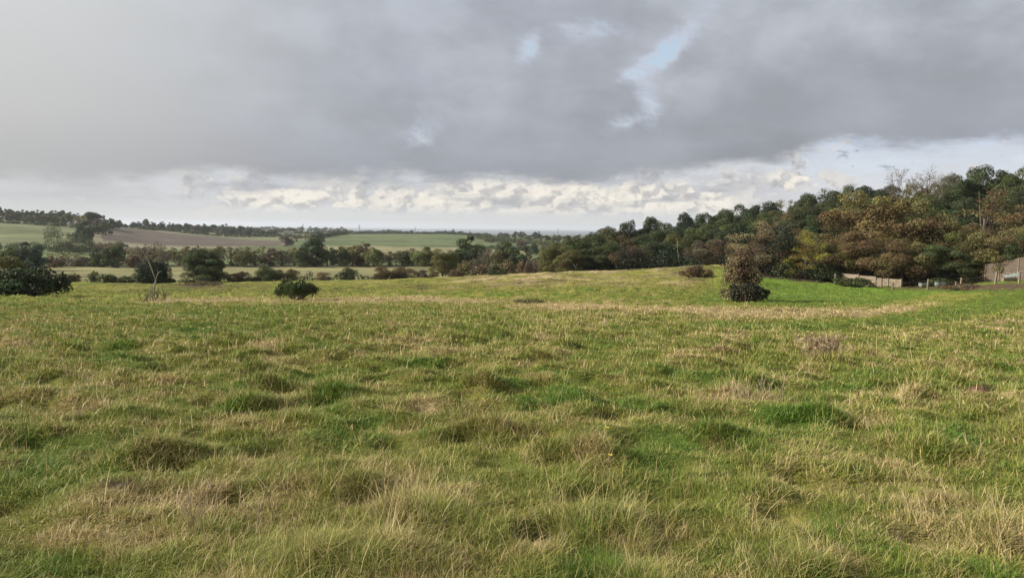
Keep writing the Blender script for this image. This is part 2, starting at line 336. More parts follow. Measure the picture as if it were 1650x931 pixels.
def mat_grass():
    m, nt, N, L = new_mat('grass_blades')
    at = N.new('ShaderNodeAttribute'); at.attribute_name = 'gcol'
    b = N.new('ShaderNodeBsdfPrincipled'); b.inputs['Roughness'].default_value = .55; b.inputs['Specular IOR Level'].default_value = .25
    L.new(at.outputs['Color'], b.inputs['Base Color'])
    t = N.new('ShaderNodeBsdfTranslucent'); L.new(at.outputs['Color'], t.inputs[0])
    s = N.new('ShaderNodeMixShader'); s.inputs[0].default_value = .25; L.new(b.outputs[0], s.inputs[1]); L.new(t.outputs[0], s.inputs[2])
    o = N.new('ShaderNodeOutputMaterial'); L.new(s.outputs[0], o.inputs[0]); return m
def mat_ground():
    m, nt, N, L = new_mat('turf')
    at = N.new('ShaderNodeAttribute'); at.attribute_name = 'gcol'
    ge = N.new('ShaderNodeNewGeometry')
    n1 = N.new('ShaderNodeTexNoise'); n1.inputs['Scale'].default_value = 1.6; n1.inputs['Detail'].default_value = 8; n1.inputs['Roughness'].default_value = .7; L.new(ge.outputs['Position'], n1.inputs['Vector'])
    n2 = N.new('ShaderNodeTexNoise'); n2.inputs['Scale'].default_value = .07; n2.inputs['Detail'].default_value = 9; n2.inputs['Roughness'].default_value = .65; L.new(ge.outputs['Position'], n2.inputs['Vector'])
    r1 = N.new('ShaderNodeMapRange'); L.new(n1.outputs[0], r1.inputs[0]); r1.inputs[1].default_value = .25; r1.inputs[2].default_value = .75; r1.inputs[3].default_value = .62; r1.inputs[4].default_value = 1.35
    r2 = N.new('ShaderNodeMapRange'); L.new(n2.outputs[0], r2.inputs[0]); r2.inputs[1].default_value = .3; r2.inputs[2].default_value = .7; r2.inputs[3].default_value = .78; r2.inputs[4].default_value = 1.22
    mu = N.new('ShaderNodeMath'); mu.operation = 'MULTIPLY'; L.new(r1.outputs[0], mu.inputs[0]); L.new(r2.outputs[0], mu.inputs[1])
    hs = N.new('ShaderNodeHueSaturation'); L.new(at.outputs['Color'], hs.inputs['Color']); L.new(mu.outputs[0], hs.inputs['Value'])
    b = N.new('ShaderNodeBsdfPrincipled'); b.inputs['Roughness'].default_value = .95; b.inputs['Specular IOR Level'].default_value = .1; L.new(hs.outputs[0], b.inputs['Base Color'])
    bp = N.new('ShaderNodeBump'); bp.inputs['Strength'].default_value = .9; bp.inputs['Distance'].default_value = .22; L.new(n1.outputs[0], bp.inputs['Height']); L.new(bp.outputs[0], b.inputs['Normal'])
    o = N.new('ShaderNodeOutputMaterial'); L.new(b.outputs[0], o.inputs[0]); return m
M_GRASS = mat_grass(); M_TURF = mat_ground()

# ------------------------------------------------------------------ the ground sheet
def build_ground():
    a1 = np.linspace(azof(-220), azof(1870), 900)
    a0 = np.linspace(a1[-1], a1[0] + 2*math.pi, 120)[1:-1]
    az = np.concatenate([a1, a0]); n = len(az)
    r = np.exp(np.linspace(math.log(.4), math.log(20000), 950))
    A, R = np.meshgrid(az, r, indexing='xy')
    x = (R * np.sin(A)).ravel(); y = (R * np.cos(A)).ravel()
    z = ground_h(x, y)
    V = np.stack([x, y, z], 1); V = np.concatenate([V, [[0, 0, 0]]])
    m = len(r)
    i = np.arange(m - 1)[:, None] * n + np.arange(n)[None]; j = np.arange(m - 1)[:, None] * n + (np.arange(n)[None] + 1) % n
    q = np.stack([i, j, j + n, i + n], -1).reshape(-1, 4)[:, ::-1]
    tri = np.stack([np.full(n, len(V) - 1), (np.arange(n) + 1) % n, np.arange(n)], 1)[:, ::-1]
    flat = np.concatenate([q.ravel(), tri.ravel()]); cnt = np.concatenate([np.full(len(q), 4), np.full(n, 3)])
    dry, lush, brown, px, py, rr = cover(x, y, base_h(x, y))
    c = covcol(dry, lush, brown)
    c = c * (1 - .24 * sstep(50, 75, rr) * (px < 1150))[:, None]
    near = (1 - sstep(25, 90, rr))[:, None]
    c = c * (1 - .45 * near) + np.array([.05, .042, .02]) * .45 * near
    c[rr > 150] = np.array([.115, .13, .06])
    for poly, r0, r1, colr in POLY:
        msk = inpoly(px, py + 3 * (fbm(x / 40, y / 40, 2, 77) - .5), poly) & (rr > r0) & (rr < r1) & (np.cos(np.arctan2(x, y)) > 0)
        k = (.55 + .9 * fbm(x / 60, y / 18, 4, 50) * (.7 + .6 * fbm(x / 5, y / 25, 2, 51)) / 1.0)[:, None] * np.array(colr)[None]
        c[msk] = k[msk]
    far = (rr > 150) & (c.sum(1) > 5); c[rr > 1300] *= .85
    # woodland floor
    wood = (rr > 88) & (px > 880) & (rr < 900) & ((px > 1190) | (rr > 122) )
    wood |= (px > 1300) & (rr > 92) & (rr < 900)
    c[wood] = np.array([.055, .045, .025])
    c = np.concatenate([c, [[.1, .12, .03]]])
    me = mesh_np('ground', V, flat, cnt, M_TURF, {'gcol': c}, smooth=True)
    o = link('ground', me); o['kind'] = 'structure'
build_ground()

# ------------------------------------------------------------------ the sea
def build_sea():
    m, nt, N, L = new_mat('sea_water')
    b = N.new('ShaderNodeBsdfPrincipled'); b.inputs['Base Color'].default_value = (.12, .14, .165, 1); b.inputs['Roughness'].default_value = .45
    ge = N.new('ShaderNodeNewGeometry'); nz = N.new('ShaderNodeTexNoise'); nz.inputs['Scale'].default_value = .02; nz.inputs['Detail'].default_value = 6; L.new(ge.outputs['Position'], nz.inputs['Vector'])
    bp = N.new('ShaderNodeBump'); bp.inputs['Distance'].default_value = 3; bp.inputs['Strength'].default_value = .4; L.new(nz.outputs[0], bp.inputs['Height']); L.new(bp.outputs[0], b.inputs['Normal'])
    o = N.new('ShaderNodeOutputMaterial'); L.new(b.outputs[0], o.inputs[0])
    mb = MB(); n = 48; R = 20500
    vs = [(R * math.sin(k*2*math.pi/n), R * math.cos(k*2*math.pi/n), -34) for k in range(n)]
    mb.add([(0, 0, -34)] + vs, [(0, 1 + (k+1) % n, 1 + k) for k in range(n)])
    s = mb.build('sea', m); s['kind'] = 'structure'
build_sea()

# ------------------------------------------------------------------ grass
RNG = np.random.default_rng(7)
def build_grass():
    parts = []
    bands = [(2.3, 5, 300000, 3), (5, 10, 320000, 3), (10, 20, 270000, 2), (20, 40, 200000, 2), (40, 75, 120000, 2), (75, 128, 60000, 2)]
    for r0, r1, n, seg in bands:
        az = RNG.uniform(azof(-170), azof(1820), n); r = np.exp(RNG.uniform(math.log(r0), math.log(r1), n))
        x = r * np.sin(az); y = r * np.cos(az)
        px0, _ = project(x, y, base_h(x, y))
        if r1 > 80:
            keep = (r < 124) & ~((px0 > 1180) & (r > 92)); keep &= ~((px0 > 1450) & (r > 84)); x, y, r = x[keep], y[keep], r[keep]
        n = len(x)
        s1 = .25; s2 = .78
        ox, oy, d1, hi, hj = cells(x, y, s1, 100); h1 = _hash(hi, hj, 55); h1b = _hash(hi, hj, 56); h1c = _hash(hi, hj, 57)
        px2, py2, d2, ki, kj = cells(x, y, s2, 300); h2 = _hash(ki, kj, 65); h2b = _hash(ki, kj, 66)
        dry, lush, brown, PX, PY, rr = cover(x, y)
        bald = brown > .55 + .4 * RNG.random(n)
        _, _, pd_, pi_, pj_ = cells(x, y, .72, 700)
        tus = sstep(.62, .9, h2) * np.exp(-(d2 / .25) ** 2)            # big tussocks
        hol = ((PX > 1150) & (PY < 486) & (rr > 42)) | ((PX > 1250) & (np.abs(PY - np.interp(PX, TX, TY)) < np.interp(PX, TX, TW)))
        hgt = (.034 + .048 * h1 ** 1.5 + .09 * tus + .022 * dry * h1b) * np.where(lush > .55, .85, 1)
        hgt = np.where(hol, .04 + .03 * h1, hgt); hgt = np.where(rr > 60, np.minimum(hgt * 1.15, .12), hgt)
        tall = RNG.random(n) < (.022 + .03 * dry * sstep(.55, .8, fbm(x / 1.4, y / 1.4, 2, 90)))
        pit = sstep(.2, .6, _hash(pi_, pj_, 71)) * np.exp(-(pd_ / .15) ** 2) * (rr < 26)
        L_ = hgt * (.6 + 1.1 * RNG.random(n)) * np.where(tall, 1.6 + 1.2 * RNG.random(n), 1) * (1 - .45 * pit) * np.where(rr < 40, 1.15, 1) * (.72 + .28 * sstep(5, 16, rr))
        # outward from clump + a prevailing lean + scatter
        wa = fbm(x / .8, y / .8, 2, 120) * 12.0 - 2.5
        fx = .9 * ox / s1 * 1.6 + 1.1 * px2 / s2 * tus * 3 + .75 * np.cos(wa) + RNG.normal(0, .75, n) + .25
        fy = .9 * oy / s1 * 1.6 + 1.1 * py2 / s2 * tus * 3 + .75 * np.sin(wa) + RNG.normal(0, .75, n) + .1
        fl = np.hypot(fx, fy) + 1e-6
        lean = np.clip(fl * 1.0, .15, 1.9) * np.where(tall, .25 + .7 * RNG.random(n), 1) * (1 + .35 * dry)
        wild = RNG.random(n) < .42; flat_ = RNG.random(n) < .05 * (rr < 30)
        ra = RNG.uniform(0, 6.283, n)
        fx = np.where(wild | flat_, np.cos(ra) * fl, fx); fy = np.where(wild | flat_, np.sin(ra) * fl, fy)
        lean = np.where(flat_, RNG.uniform(.9, 1.3, n), lean); L_ = L_ * np.where(flat_, 1.9, 1) * np.where(wild & ~tall, .75, 1)
        dxn, dyn = fx / fl, fy / fl
        ang = np.clip(lean, .1, 1.3)
        yaw = RNG.uniform(0, math.pi, n); mixp = .6
        wxv = -dyn * mixp + np.cos(yaw) * (1 - mixp); wyv = dxn * mixp + np.sin(yaw) * (1 - mixp); wl = np.hypot(wxv, wyv) + 1e-6; wxv /= wl; wyv /= wl
        wid = np.maximum(.0031, .00085 * rr) * (.7 + .6 * RNG.random(n)) * np.where(tall, .6, 1) * np.where(wild, 1.45, 1) * .5
        z0 = ground_h(x, y) - .012
        z0 = z0 + .075 * tus * (rr < 60)
        nv = seg * 2 + 1
        V = np.zeros((n, nv, 3)); Tt = np.zeros((n, nv))
        hx = 0; hz = 0
        X = np.zeros(n); Z = np.zeros(n)
        for k in range(seg + 1):
            t = k / seg
            if k > 0:
                a = ang * (.35 + 1.0 * (t - .5 / seg))     # angle from vertical grows along the blade
                X = X + np.sin(a) * L_ / seg; Z = Z + np.cos(a) * L_ / seg
            wd = wid * (1 - t ** 1.6 * .9)
            if k < seg:
                V[:, 2*k, 0] = x + dxn * X - wxv * wd; V[:, 2*k, 1] = y + dyn * X - wyv * wd; V[:, 2*k, 2] = z0 + Z
                V[:, 2*k+1, 0] = x + dxn * X + wxv * wd; V[:, 2*k+1, 1] = y + dyn * X + wyv * wd; V[:, 2*k+1, 2] = z0 + Z
                Tt[:, 2*k] = t; Tt[:, 2*k+1] = t
            else:
                V[:, 2*k, 0] = x + dxn * X; V[:, 2*k, 1] = y + dyn * X; V[:, 2*k, 2] = z0 + Z; Tt[:, 2*k] = 1
        # colour: each blade its own mix of living and dead
        dd = dry + .35 * (h1b - .5) + .55 * (h2b - .48) * sstep(.2, .5, h2) + RNG.normal(0, 1, n) * np.where(rr > 40, .12, .26) + np.where(tall | flat_, .45, 0)
        ll = lush + .30 * (h1c - .5) + RNG.normal(0, .14, n)
        c = covcol(np.clip(dd, 0, 1), np.clip(ll, 0, 1), np.clip(brown * .8, 0, 1))
        c = c * (.62 + .80 * RNG.random(n))[:, None]
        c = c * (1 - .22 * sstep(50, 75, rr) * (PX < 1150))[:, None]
        pk = (.65 * pit)[:, None]; c = c * (1 - pk) + np.array([.075, .062, .026]) * pk  # dark thatch brown in the pits, also painting in the shade under tussocks
        reds = (h1b > .86)[:, None] & (RNG.random(n) < .5)[:, None]
        c = np.where(reds, c * .5 + np.array([.19, .12, .05]) * .5, c)
        cc = np.repeat(c[:, None, :], nv, 1)
        tipd = np.clip((Tt - .45) * 1.1, 0, 1)[:, :, None] * (.10 + .25 * RNG.random(n) * (rr < 40))[:, None, None]
        cc = cc * (1 - tipd) + STRAW[None, None] * .9 * tipd
        base = n and np.arange(n)[:, None] * nv
        fl_, cn = [], []
        for k in range(seg - 1):
            fl_.append(base + np.array([2*k, 2*k+1, 2*k+3, 2*k+2])[None]); cn.append(4)
        fl_.append(base + np.array([2*seg-2, 2*seg-1, 2*seg])[None]); cn.append(3)
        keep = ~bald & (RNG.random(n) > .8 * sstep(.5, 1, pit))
        V = V[keep]; cc = cc[keep]; kn = len(V); base = np.arange(kn)[:, None] * nv
        fl_ = []
        for k in range(seg - 1): fl_.append(base + np.array([2*k, 2*k+1, 2*k+3, 2*k+2])[None])
        fl_.append(base + np.array([2*seg-2, 2*seg-1, 2*seg])[None])
        flat = np.concatenate(fl_, 1).ravel(); cnt = np.tile(cn, kn)
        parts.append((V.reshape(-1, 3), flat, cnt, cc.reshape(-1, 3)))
    off = 0; Vs, Fs, Cs, Ks = [], [], [], []
    for V, f, c, k in parts:
        Vs.append(V); Fs.append(f + off); Cs.append(c); Ks.append(k); off += len(V)
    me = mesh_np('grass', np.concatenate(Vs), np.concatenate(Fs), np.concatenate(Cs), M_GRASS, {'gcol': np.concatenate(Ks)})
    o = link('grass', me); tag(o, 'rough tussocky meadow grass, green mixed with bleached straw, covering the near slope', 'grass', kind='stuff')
build_grass()

# ------------------------------------------------------------------ leaf clouds
def leaves(lobes, per, size, rng, up=0.0, jit=.7, narrow=1.0, shell=.35):
    """lobes: list of (centre, radii3). returns V, flat, cnt, var"""
    Vs, Cs = [], []
    for (c, rad, tone, tone2) in lobes:
        vol = (rad[0] * rad[1] * rad[2]) ** (1/3)
        n = max(20, int(per * (vol ** 2)))
        d = rng.normal(size=(n, 3)); d /= np.linalg.norm(d, axis=1)[:, None]
        d[:, 2] = np.where((d[:, 2] < -.35) & (rng.random(n) < .6), -d[:, 2], d[:, 2])
        ph = rng.uniform(0, 6.28, 3)
        wob = 1 + .16 * np.sin(d[:, 0] * 4.1 + ph[0]) * np.sin(d[:, 1] * 4.7 + ph[1]) + .10 * np.sin(d[:, 2] * 7 + ph[2] + d[:, 0] * 5)
        rr = (1 - shell * rng.random(n) ** 1.5) * wob
        p = np.array(c)[None] + d * rr[:, None] * np.array(rad)[None]
        nm = d + jit * rng.normal(size=(n, 3)) + np.array([0, 0, .25]); nm /= np.linalg.norm(nm, axis=1)[:, None]
        a = np.cross(nm, rng.normal(size=(n, 3))); a /= np.linalg.norm(a, axis=1)[:, None] + 1e-9
        if up > 0:
            a = a * (1 - up) + np.array([0, 0, 1.0])[None] * up + d * .3; a /= np.linalg.norm(a, axis=1)[:, None]
        b = np.cross(nm, a); b /= np.linalg.norm(b, axis=1)[:, None] + 1e-9
        s = size * (.6 + .8 * rng.random(n))[:, None]
        q = np.stack([p - a * s * .5, p + b * s * .32 * narrow, p + a * s * .5, p - b * s * .32 * narrow], 1)
        Vs.append(q.reshape(-1, 3))
        lr = rng.random(n)
        v = np.stack([np.full(n, tone), lr, np.clip(tone2 + .08 * rng.normal(size=n), 0, 1)], 1); Cs.append(np.repeat(v, 4, 0))
    V = np.concatenate(Vs); C = np.concatenate(Cs); n = len(V) // 4
    return V, np.arange(len(V)), np.full(n, 4), C
def crown_lobes(H, R, b, n, rng, lr=(.2, .34), flat=.8, top=1.0, skew=0):
    zc = (b + 1) / 2 * H; hz = (1 - b) / 2 * H; out = []
    for k in range(n):
        for _ in range(30):
            d = rng.normal(size=3); d /= np.linalg.norm(d); q = rng.random() ** .35
            p = d * q * np.array([.78, .78, .80])
            if d[2] < -.6 and rng.random() < .5: continue
            break
        ws = 1 - .35 * max(p[2], 0) ** 2 * top
        rad = rng.uniform(*lr) * (1 - .25 * abs(p[2]))
        c = (p[0] * R * ws + skew * p[2] * R, p[1] * R * ws, zc + p[2] * hz)
        rr = np.array([rad * R * rng.uniform(.85, 1.2), rad * R * rng.uniform(.85, 1.2), rad * R * flat * rng.uniform(.8, 1.15)])
        c = (c[0], c[1], max(c[2], rr[2] * .8))
        out.append((c, rr, rng.random(), rng.random()))
    return out
PROT = {}
def trunk_mesh(name, H, R, b, lobes, rng, rad, limbs=9, mat=None, visible=True):
    mb = MB(); th = H * .62
    pts = [(0, 0, -.4)]; x = y = 0
    for k in range(1, 6):
        x += rng.normal(0, .03 * R); y += rng.normal(0, .03 * R); pts.append((x, y, th * k / 5))
    mb.tube(pts, [rad * 1.35, rad, rad * .85, rad * .7, rad * .5, rad * .25], 8)
    idx = rng.choice(len(lobes), min(limbs, len(lobes)), replace=False)
    for i in idx:
        c = np.array(lobes[i][0]); k = rng.integers(1, 5); p0 = np.array(pts[k])
        if c[2] < p0[2]: p0 = np.array(pts[max(1, k - 2)])
        mid = (p0 + c) / 2 + rng.normal(0, .06 * R, 3) + np.array([0, 0, -.04 * H])
        mb.tube([p0, mid, c, c + (c - mid) * .25], [rad * .42, rad * .27, rad * .13, rad * .04], 5)
    return mb.mesh(name, mat or M_BARK, True)
def proto(key, seed, H=10., R=5., b=.15, n=30, per=300, size=.26, lr=(.2,.34), flat=.8, rad=.28, limbs=9, shell=.35, narrow=1, up=0, skew=0, trunk=True, jit=.7, mat=None, cname='crown'):
    rng = np.random.default_rng(seed)
    lb = crown_lobes(H, R, b, n, rng, lr, flat, skew=skew)
    V, f, c, A = leaves(lb, per, size, rng, shell=shell, narrow=narrow, up=up, jit=jit)
    cm = mesh_np(cname, V, f, c, M_LEAF, {'var': A})
    tm = trunk_mesh('trunk', H, R, b, lb, rng, rad, limbs, mat) if trunk else None
    PROT[key] = (cm, tm, float(np.percentile(V[:, 2], 99.7)), float(np.percentile(np.hypot(V[:, 0], V[:, 1]), 97)) * 1.02)
# near quality
proto('round', 31, b=-.38, n=64, per=882, size=.17, lr=(.19,.30), flat=.85, limbs=6)
proto('round2', 34, b=-.38, n=56, per=882, size=.17, lr=(.20,.32), flat=.85, limbs=6, skew=.12)
proto('fround', 32, b=-.34, n=36, per=150, size=.46, lr=(.24,.36), flat=.85, limbs=4); proto('fround2', 33, b=-.30, n=30, per=150, size=.46, lr=(.26,.40), flat=.85, limbs=4)
proto('oak', 1, b=-0.12, n=44, per=693, size=.17, lr=(.17,.30)); proto('oak2', 2, b=-0.08, n=40, per=693, size=.17, lr=(.18,.3)); proto('oak3', 12, b=-0.14, n=46, per=693, size=.17, lr=(.16,.28), skew=.15)
proto('tall', 3, R=3.6, b=-0.06, n=30, per=798, size=.17, lr=(.24,.40)); proto('tall2', 4, R=3.2, b=-0.02, n=26, per=817, size=.17, lr=(.24,.42), skew=-.2)
proto('open', 5, R=4.6, b=-0.10, n=46, per=330, size=.16, lr=(.14,.26), shell=.8, limbs=20, jit=1.2); proto('open2', 6, R=4.2, b=-0.08, n=42, per=330, size=.16, lr=(.14,.28), shell=.8, limbs=20, jit=1.2)
proto('bushtree', 7, H=5, R=3.6, b=-.1, n=26, per=900, size=.14, lr=(.24,.38), rad=.12, shell=.6, jit=1.3, limbs=14); proto('bushtree2', 17, H=5, R=3.6, b=-.1, n=24, per=900, size=.14, lr=(.24,.38), rad=.12, shell=.6, jit=1.3, limbs=14)
# low bushes
proto('bush', 8, H=2.5, R=1.9, b=-.25, n=18, per=2600, size=.085, lr=(.28,.44), rad=.06, jit=1.0, shell=.5, cname='foliage'); proto('bush2', 9, H=2.5, R=1.9, b=-.25, n=16, per=2600, size=.085, lr=(.3,.46), rad=.06, jit=1.0, shell=.5, cname='foliage')
# far quality
proto('foak', 21, b=-0.18, n=24, per=110, size=.5, lr=(.22,.36), limbs=5); proto('foak2', 22, b=-0.16, n=22, per=110, size=.5, lr=(.22,.36), limbs=5); proto('ftall', 23, R=3.6, b=-0.12, n=18, per=150, size=.45, lr=(.26,.42), limbs=5)
proto('fopen', 24, R=4.4, b=-0.14, n=26, per=80, size=.42, lr=(.16,.3), shell=.8, jit=1.2, limbs=10); proto('fbush', 25, H=3, R=3, b=-.2, n=14, per=240, size=.3, lr=(.3,.44), rad=.1, limbs=4, cname='foliage')

COLR = {'dark': (.046,.064,.026,0), 'dk2': (.060,.078,.028,.10), 'ever': (.022,.034,.016,0), 'bram': (.055,.055,.034,.2), 'pale': (.40,.30,.19,0), 'mid': (.076,.094,.030,.10), 'olive': (.115,.112,.036,.20), 'ylw': (.20,.17,.035,.12), 'gold': (.175,.14,.05,.30),
        'rust': (.135,.11,.045,.50), 'rus2': (.135,.12,.047,.34), 'tan': (.20,.155,.085,.25), 'brown': (.10,.078,.048,.45), 'grey': (.105,.09,.06,.35), 'lt': (.12,.135,.045,.05), 'blue': (.04,.058,.036,0)}
CR = random.Random(3)
def plant(px, top, w, r, key, col, label, name='tree', cat='tree', group=None, base=None, hmul=1.0, rz=None):
    """a tree or bush r metres away on the bearing px, whose top reaches the height seen at row `top`"""
    cm, tm, H, R = PROT[key]
    a = azof(px, 430 if base is None else base); x, y = r * math.sin(a), r * math.cos(a); z = gh(x, y)
    zt = unproj(px, top, r)[2]; h = max(zt - z, .25) * hmul; wm = w / F * r * math.cos(a) ** 2
    k = h / H / 1.0; s = wm / 2 / R
    o = empty(name, (x, y, z - .05), CR.uniform(0, 6.28) if rz is None else rz, (s, s, k))
    tag(o, label, cat, group)
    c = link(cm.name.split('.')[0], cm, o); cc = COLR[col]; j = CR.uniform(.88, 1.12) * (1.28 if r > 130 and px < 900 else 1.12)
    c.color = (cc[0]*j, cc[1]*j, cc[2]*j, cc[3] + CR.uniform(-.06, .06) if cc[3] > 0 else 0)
    if tm: link('trunk', tm, o)
    return o

#WOOD
W = 'trees of the wood on the hillside'
def wood(rows):
    for row in rows:
        px, top, w, r, key, col, label = row
        w = w * 1.32
        if r > 125: w = w * 1.15; key = {'oak': 'round', 'oak2': 'round2', 'oak3': 'round'}.get(key, key)
        if 1380 < px < 1520 and r > 190: top += 4
        plant(px, top, w, r, key, col, label, group=W)
wood([
 # front row, by the field
 (1145,386,62,121,'bushtree','grey','rounded grey-brown twiggy tree at the field edge, right above the brown scrub patch'),
 (1222,357,84,103,'open','tan','pale tan half-bare autumn tree behind the small lone thicket in the hollow'),
 (1206,382,55,108,'bushtree2','brown','small brown thicket tree between the grey rounded tree and the tan autumn tree'),
 (1248,392,70,98,'bushtree','brown','rusty brown low tree topping the black-green holly at the foot of the tan tree'),
 (1283,368,70,106,'open2','rus2','soft russet tree behind the yellow-leaved tree of the wood front'),
 (1300,372,62,95,'open','ylw','tree with bright yellow-green leaves standing at the wood front'),
 (1340,352,90,104,'open2','rus2','russet and olive tree just past the yellow-leaved tree'),
 (1352,385,75,97,'oak2','olive','olive green lower tree over the dark hollow beside the concrete panel fence'),
 (1402,312,135,103,'oak','gold','largest golden-russet tree, spreading over the concrete panel fence'),
 (1395,372,100,96,'oak3','rust','rusty low-hanging tree whose boughs dip over the concrete panels'),
 (1462,322,110,102,'open','rust','tall rust-brown tree with a loose crown below the bare-branched tree'),
 (1455,385,85,93,'oak2','rus2','brown-green tree with a dark forked trunk at the end of the concrete panels'),
 (1508,345,110,104,'oak','rus2','wide brown-olive tree between the two tallest russet trees'),
 (1512,395,95,93,'oak3','dk2','dark green dense tree above the white trough'),
 (1588,306,125,102,'open2','rust','orange-russet tall tree with a pointed loose crown over the brown timber fence'),
 (1560,370,90,95,'oak2','olive','olive tree drooping over the leaning fence post'),
 (1618,366,95,94,'oak','rus2','olive-brown tree whose lowest boughs touch the top of the brown timber fence'),
 (1660,330,105,98,'open','rust','russet tree cut by the edge of the view above the brown timber fence'),
 (1665,375,80,92,'oak3','dk2','dark bushy tree behind the far end of the brown timber fence'),
 (1330,425,60,95,'bush2','ever','black-green evergreen bush filling the gap before the concrete panel fence'),
 # second rows
 (902,392,46,150,'oak2','olive','pale olive rounded tree at the low tip of the wood, next to the stubble glimpse'),
 (928,386,52,165,'oak','mid','green tree second from the low tip of the wood'),
 (922,402,40,142,'oak3','olive','yellow-tinged low tree at the tip of the wood over a pale stem'),
 (955,377,58,178,'oak3','dk2','dark green tree where the wood first rises above the sea line'),
 (950,398,55,145,'oak2','mid','bushy mid-green tree at the field edge below the first dark crown'),
 (984,368,56,185,'oak','olive','yellow-olive tree left of the twin tall dark crowns'),
 (982,392,55,146,'oak','dk2','dark low tree at the field edge under the yellow-olive crown'),
 (1012,356,30,190,'tall','dark','first of the narrow dark crowns standing up against the clouds'),
 (1040,350,30,192,'tall2','dark','second narrow dark crown, tallest of the spiky group against the clouds'),
 (1062,356,32,192,'tall','dk2','third narrow dark crown with ragged top against the clouds'),
 (1008,380,56,152,'open2','rus2','reddish-brown tree in the shade below the narrow dark crowns'),
 (1015,398,50,143,'bushtree','brown','low brown tree at the field edge under the reddish-brown tree'),
 (1040,380,52,155,'oak3','dk2','dull green tree directly below the tallest narrow crown'),
 (1062,388,44,146,'bushtree2','dark','dark rounded low tree beside the thin pale stem'),
 (1080,366,52,165,'oak2','dk2','dark green tree above the forked pale dead trunk'),
 (1086,378,40,150,'oak','olive','olive crown sitting on top of the forked pale dead trunk'),
 (1103,345,40,215,'oak','blue','blue-green dome-shaped crown alone on the skyline right of the narrow crowns'),
 (1112,378,48,148,'oak3','mid','mid-green tree just right of the forked pale dead trunk'),
 (1128,362,50,175,'oak2','mid','green tree under the blue-green dome on the skyline'),
 (1150,370,50,150,'oak','dk2','dark tree directly behind the grey-brown rounded tree'),
 (1172,372,50,135,'oak3','dark','deep green tree right behind the small brown thicket tree'),
 (1135,345,44,235,'oak3','dark','dark skyline crown next right from the blue-green dome'),
 (1165,339,46,235,'oak','dk2','skyline crown second from the blue-green dome'),
 (1170,356,50,180,'oak2','mid','mid-green crown inside the wood below the second skyline crown'),
 (1198,332,48,235,'oak2','dark','dark skyline crown above the tan half-bare tree'),
 (1205,352,55,175,'oak','dk2','dark crown inside the wood left of the tan half-bare tree'),
 (1232,327,50,235,'oak3','dark','broad dark skyline crown before the golden skyline crown'),
 (1240,345,60,170,'oak2','mid','green crown just above the tan half-bare tree'),
 (1263,323,48,225,'open','olive','golden-olive skyline crown with daylight showing through it'),
 (1272,340,56,165,'open2','gold','golden crown inside the wood above the soft russet tree'),
 (1296,314,48,230,'oak','dk2','skyline crown right of the golden-olive one'),
 (1300,335,66,160,'oak3','dk2','dark green flat-topped crown in the middle of the wood'),
 (1328,305,50,230,'open2','dk2','skyline crown pierced by small gaps of sky'),
 (1336,328,64,165,'oak','mid','mid-green crown between the flat-topped crown and the golden-russet giant'),
 (1358,301,50,230,'oak2','dk2','rounded skyline crown behind the golden-russet giant'),
 (1392,298,54,225,'oak3','dark','dark skyline crown directly above the golden-russet giant'),
 (1425,297,52,215,'oak','dark','dark skyline crown left of the bare-branched tree'),
 (1462,296,52,205,'oak2','olive','olive skyline crown at the foot of the bare branches'),
 (1500,294,56,200,'oak','olive','yellowish skyline crown right under the bare branches'),
 (1535,284,60,190,'oak3','dk2','skyline crown where the wood steps up right of the bare branches'),
 (1540,320,80,150,'oak2','dark','dark crown filling the dip between the two tallest russet trees'),
 (1582,270,74,195,'oak','dk2','highest rounded crown of the whole wood'),
 (1625,274,70,190,'oak2','mid','wide green crown right of the highest crown'),
 (1668,284,70,185,'oak3','dk2','dark skyline crown cut by the edge of the view'),
 (1640,308,80,150,'oak','dark','dark crown behind the russet tree at the edge of the view'),
 (1440,330,80,150,'oak3','olive','olive crown behind the loose rust-brown tree'),
 (1490,318,80,150,'oak','mid','green crown glimpsed under the bare-branched tree'),
 (1370,330,70,150,'oak2','olive','olive crown on the shoulder of the golden-russet giant'),
 (1720,280,90,170,'oak2','dk2','dark crown of the wood standing outside the corner of the view'),
 (1210,372,60,130,'oak2','dark','black-green tree in the shade behind the tan half-bare tree'),
 (1260,362,60,130,'oak3','dark','shaded dark tree between the tan tree and the soft russet tree'),
 (1310,352,70,130,'oak','dk2','dark green tree behind the yellow-leaved tree'),
])
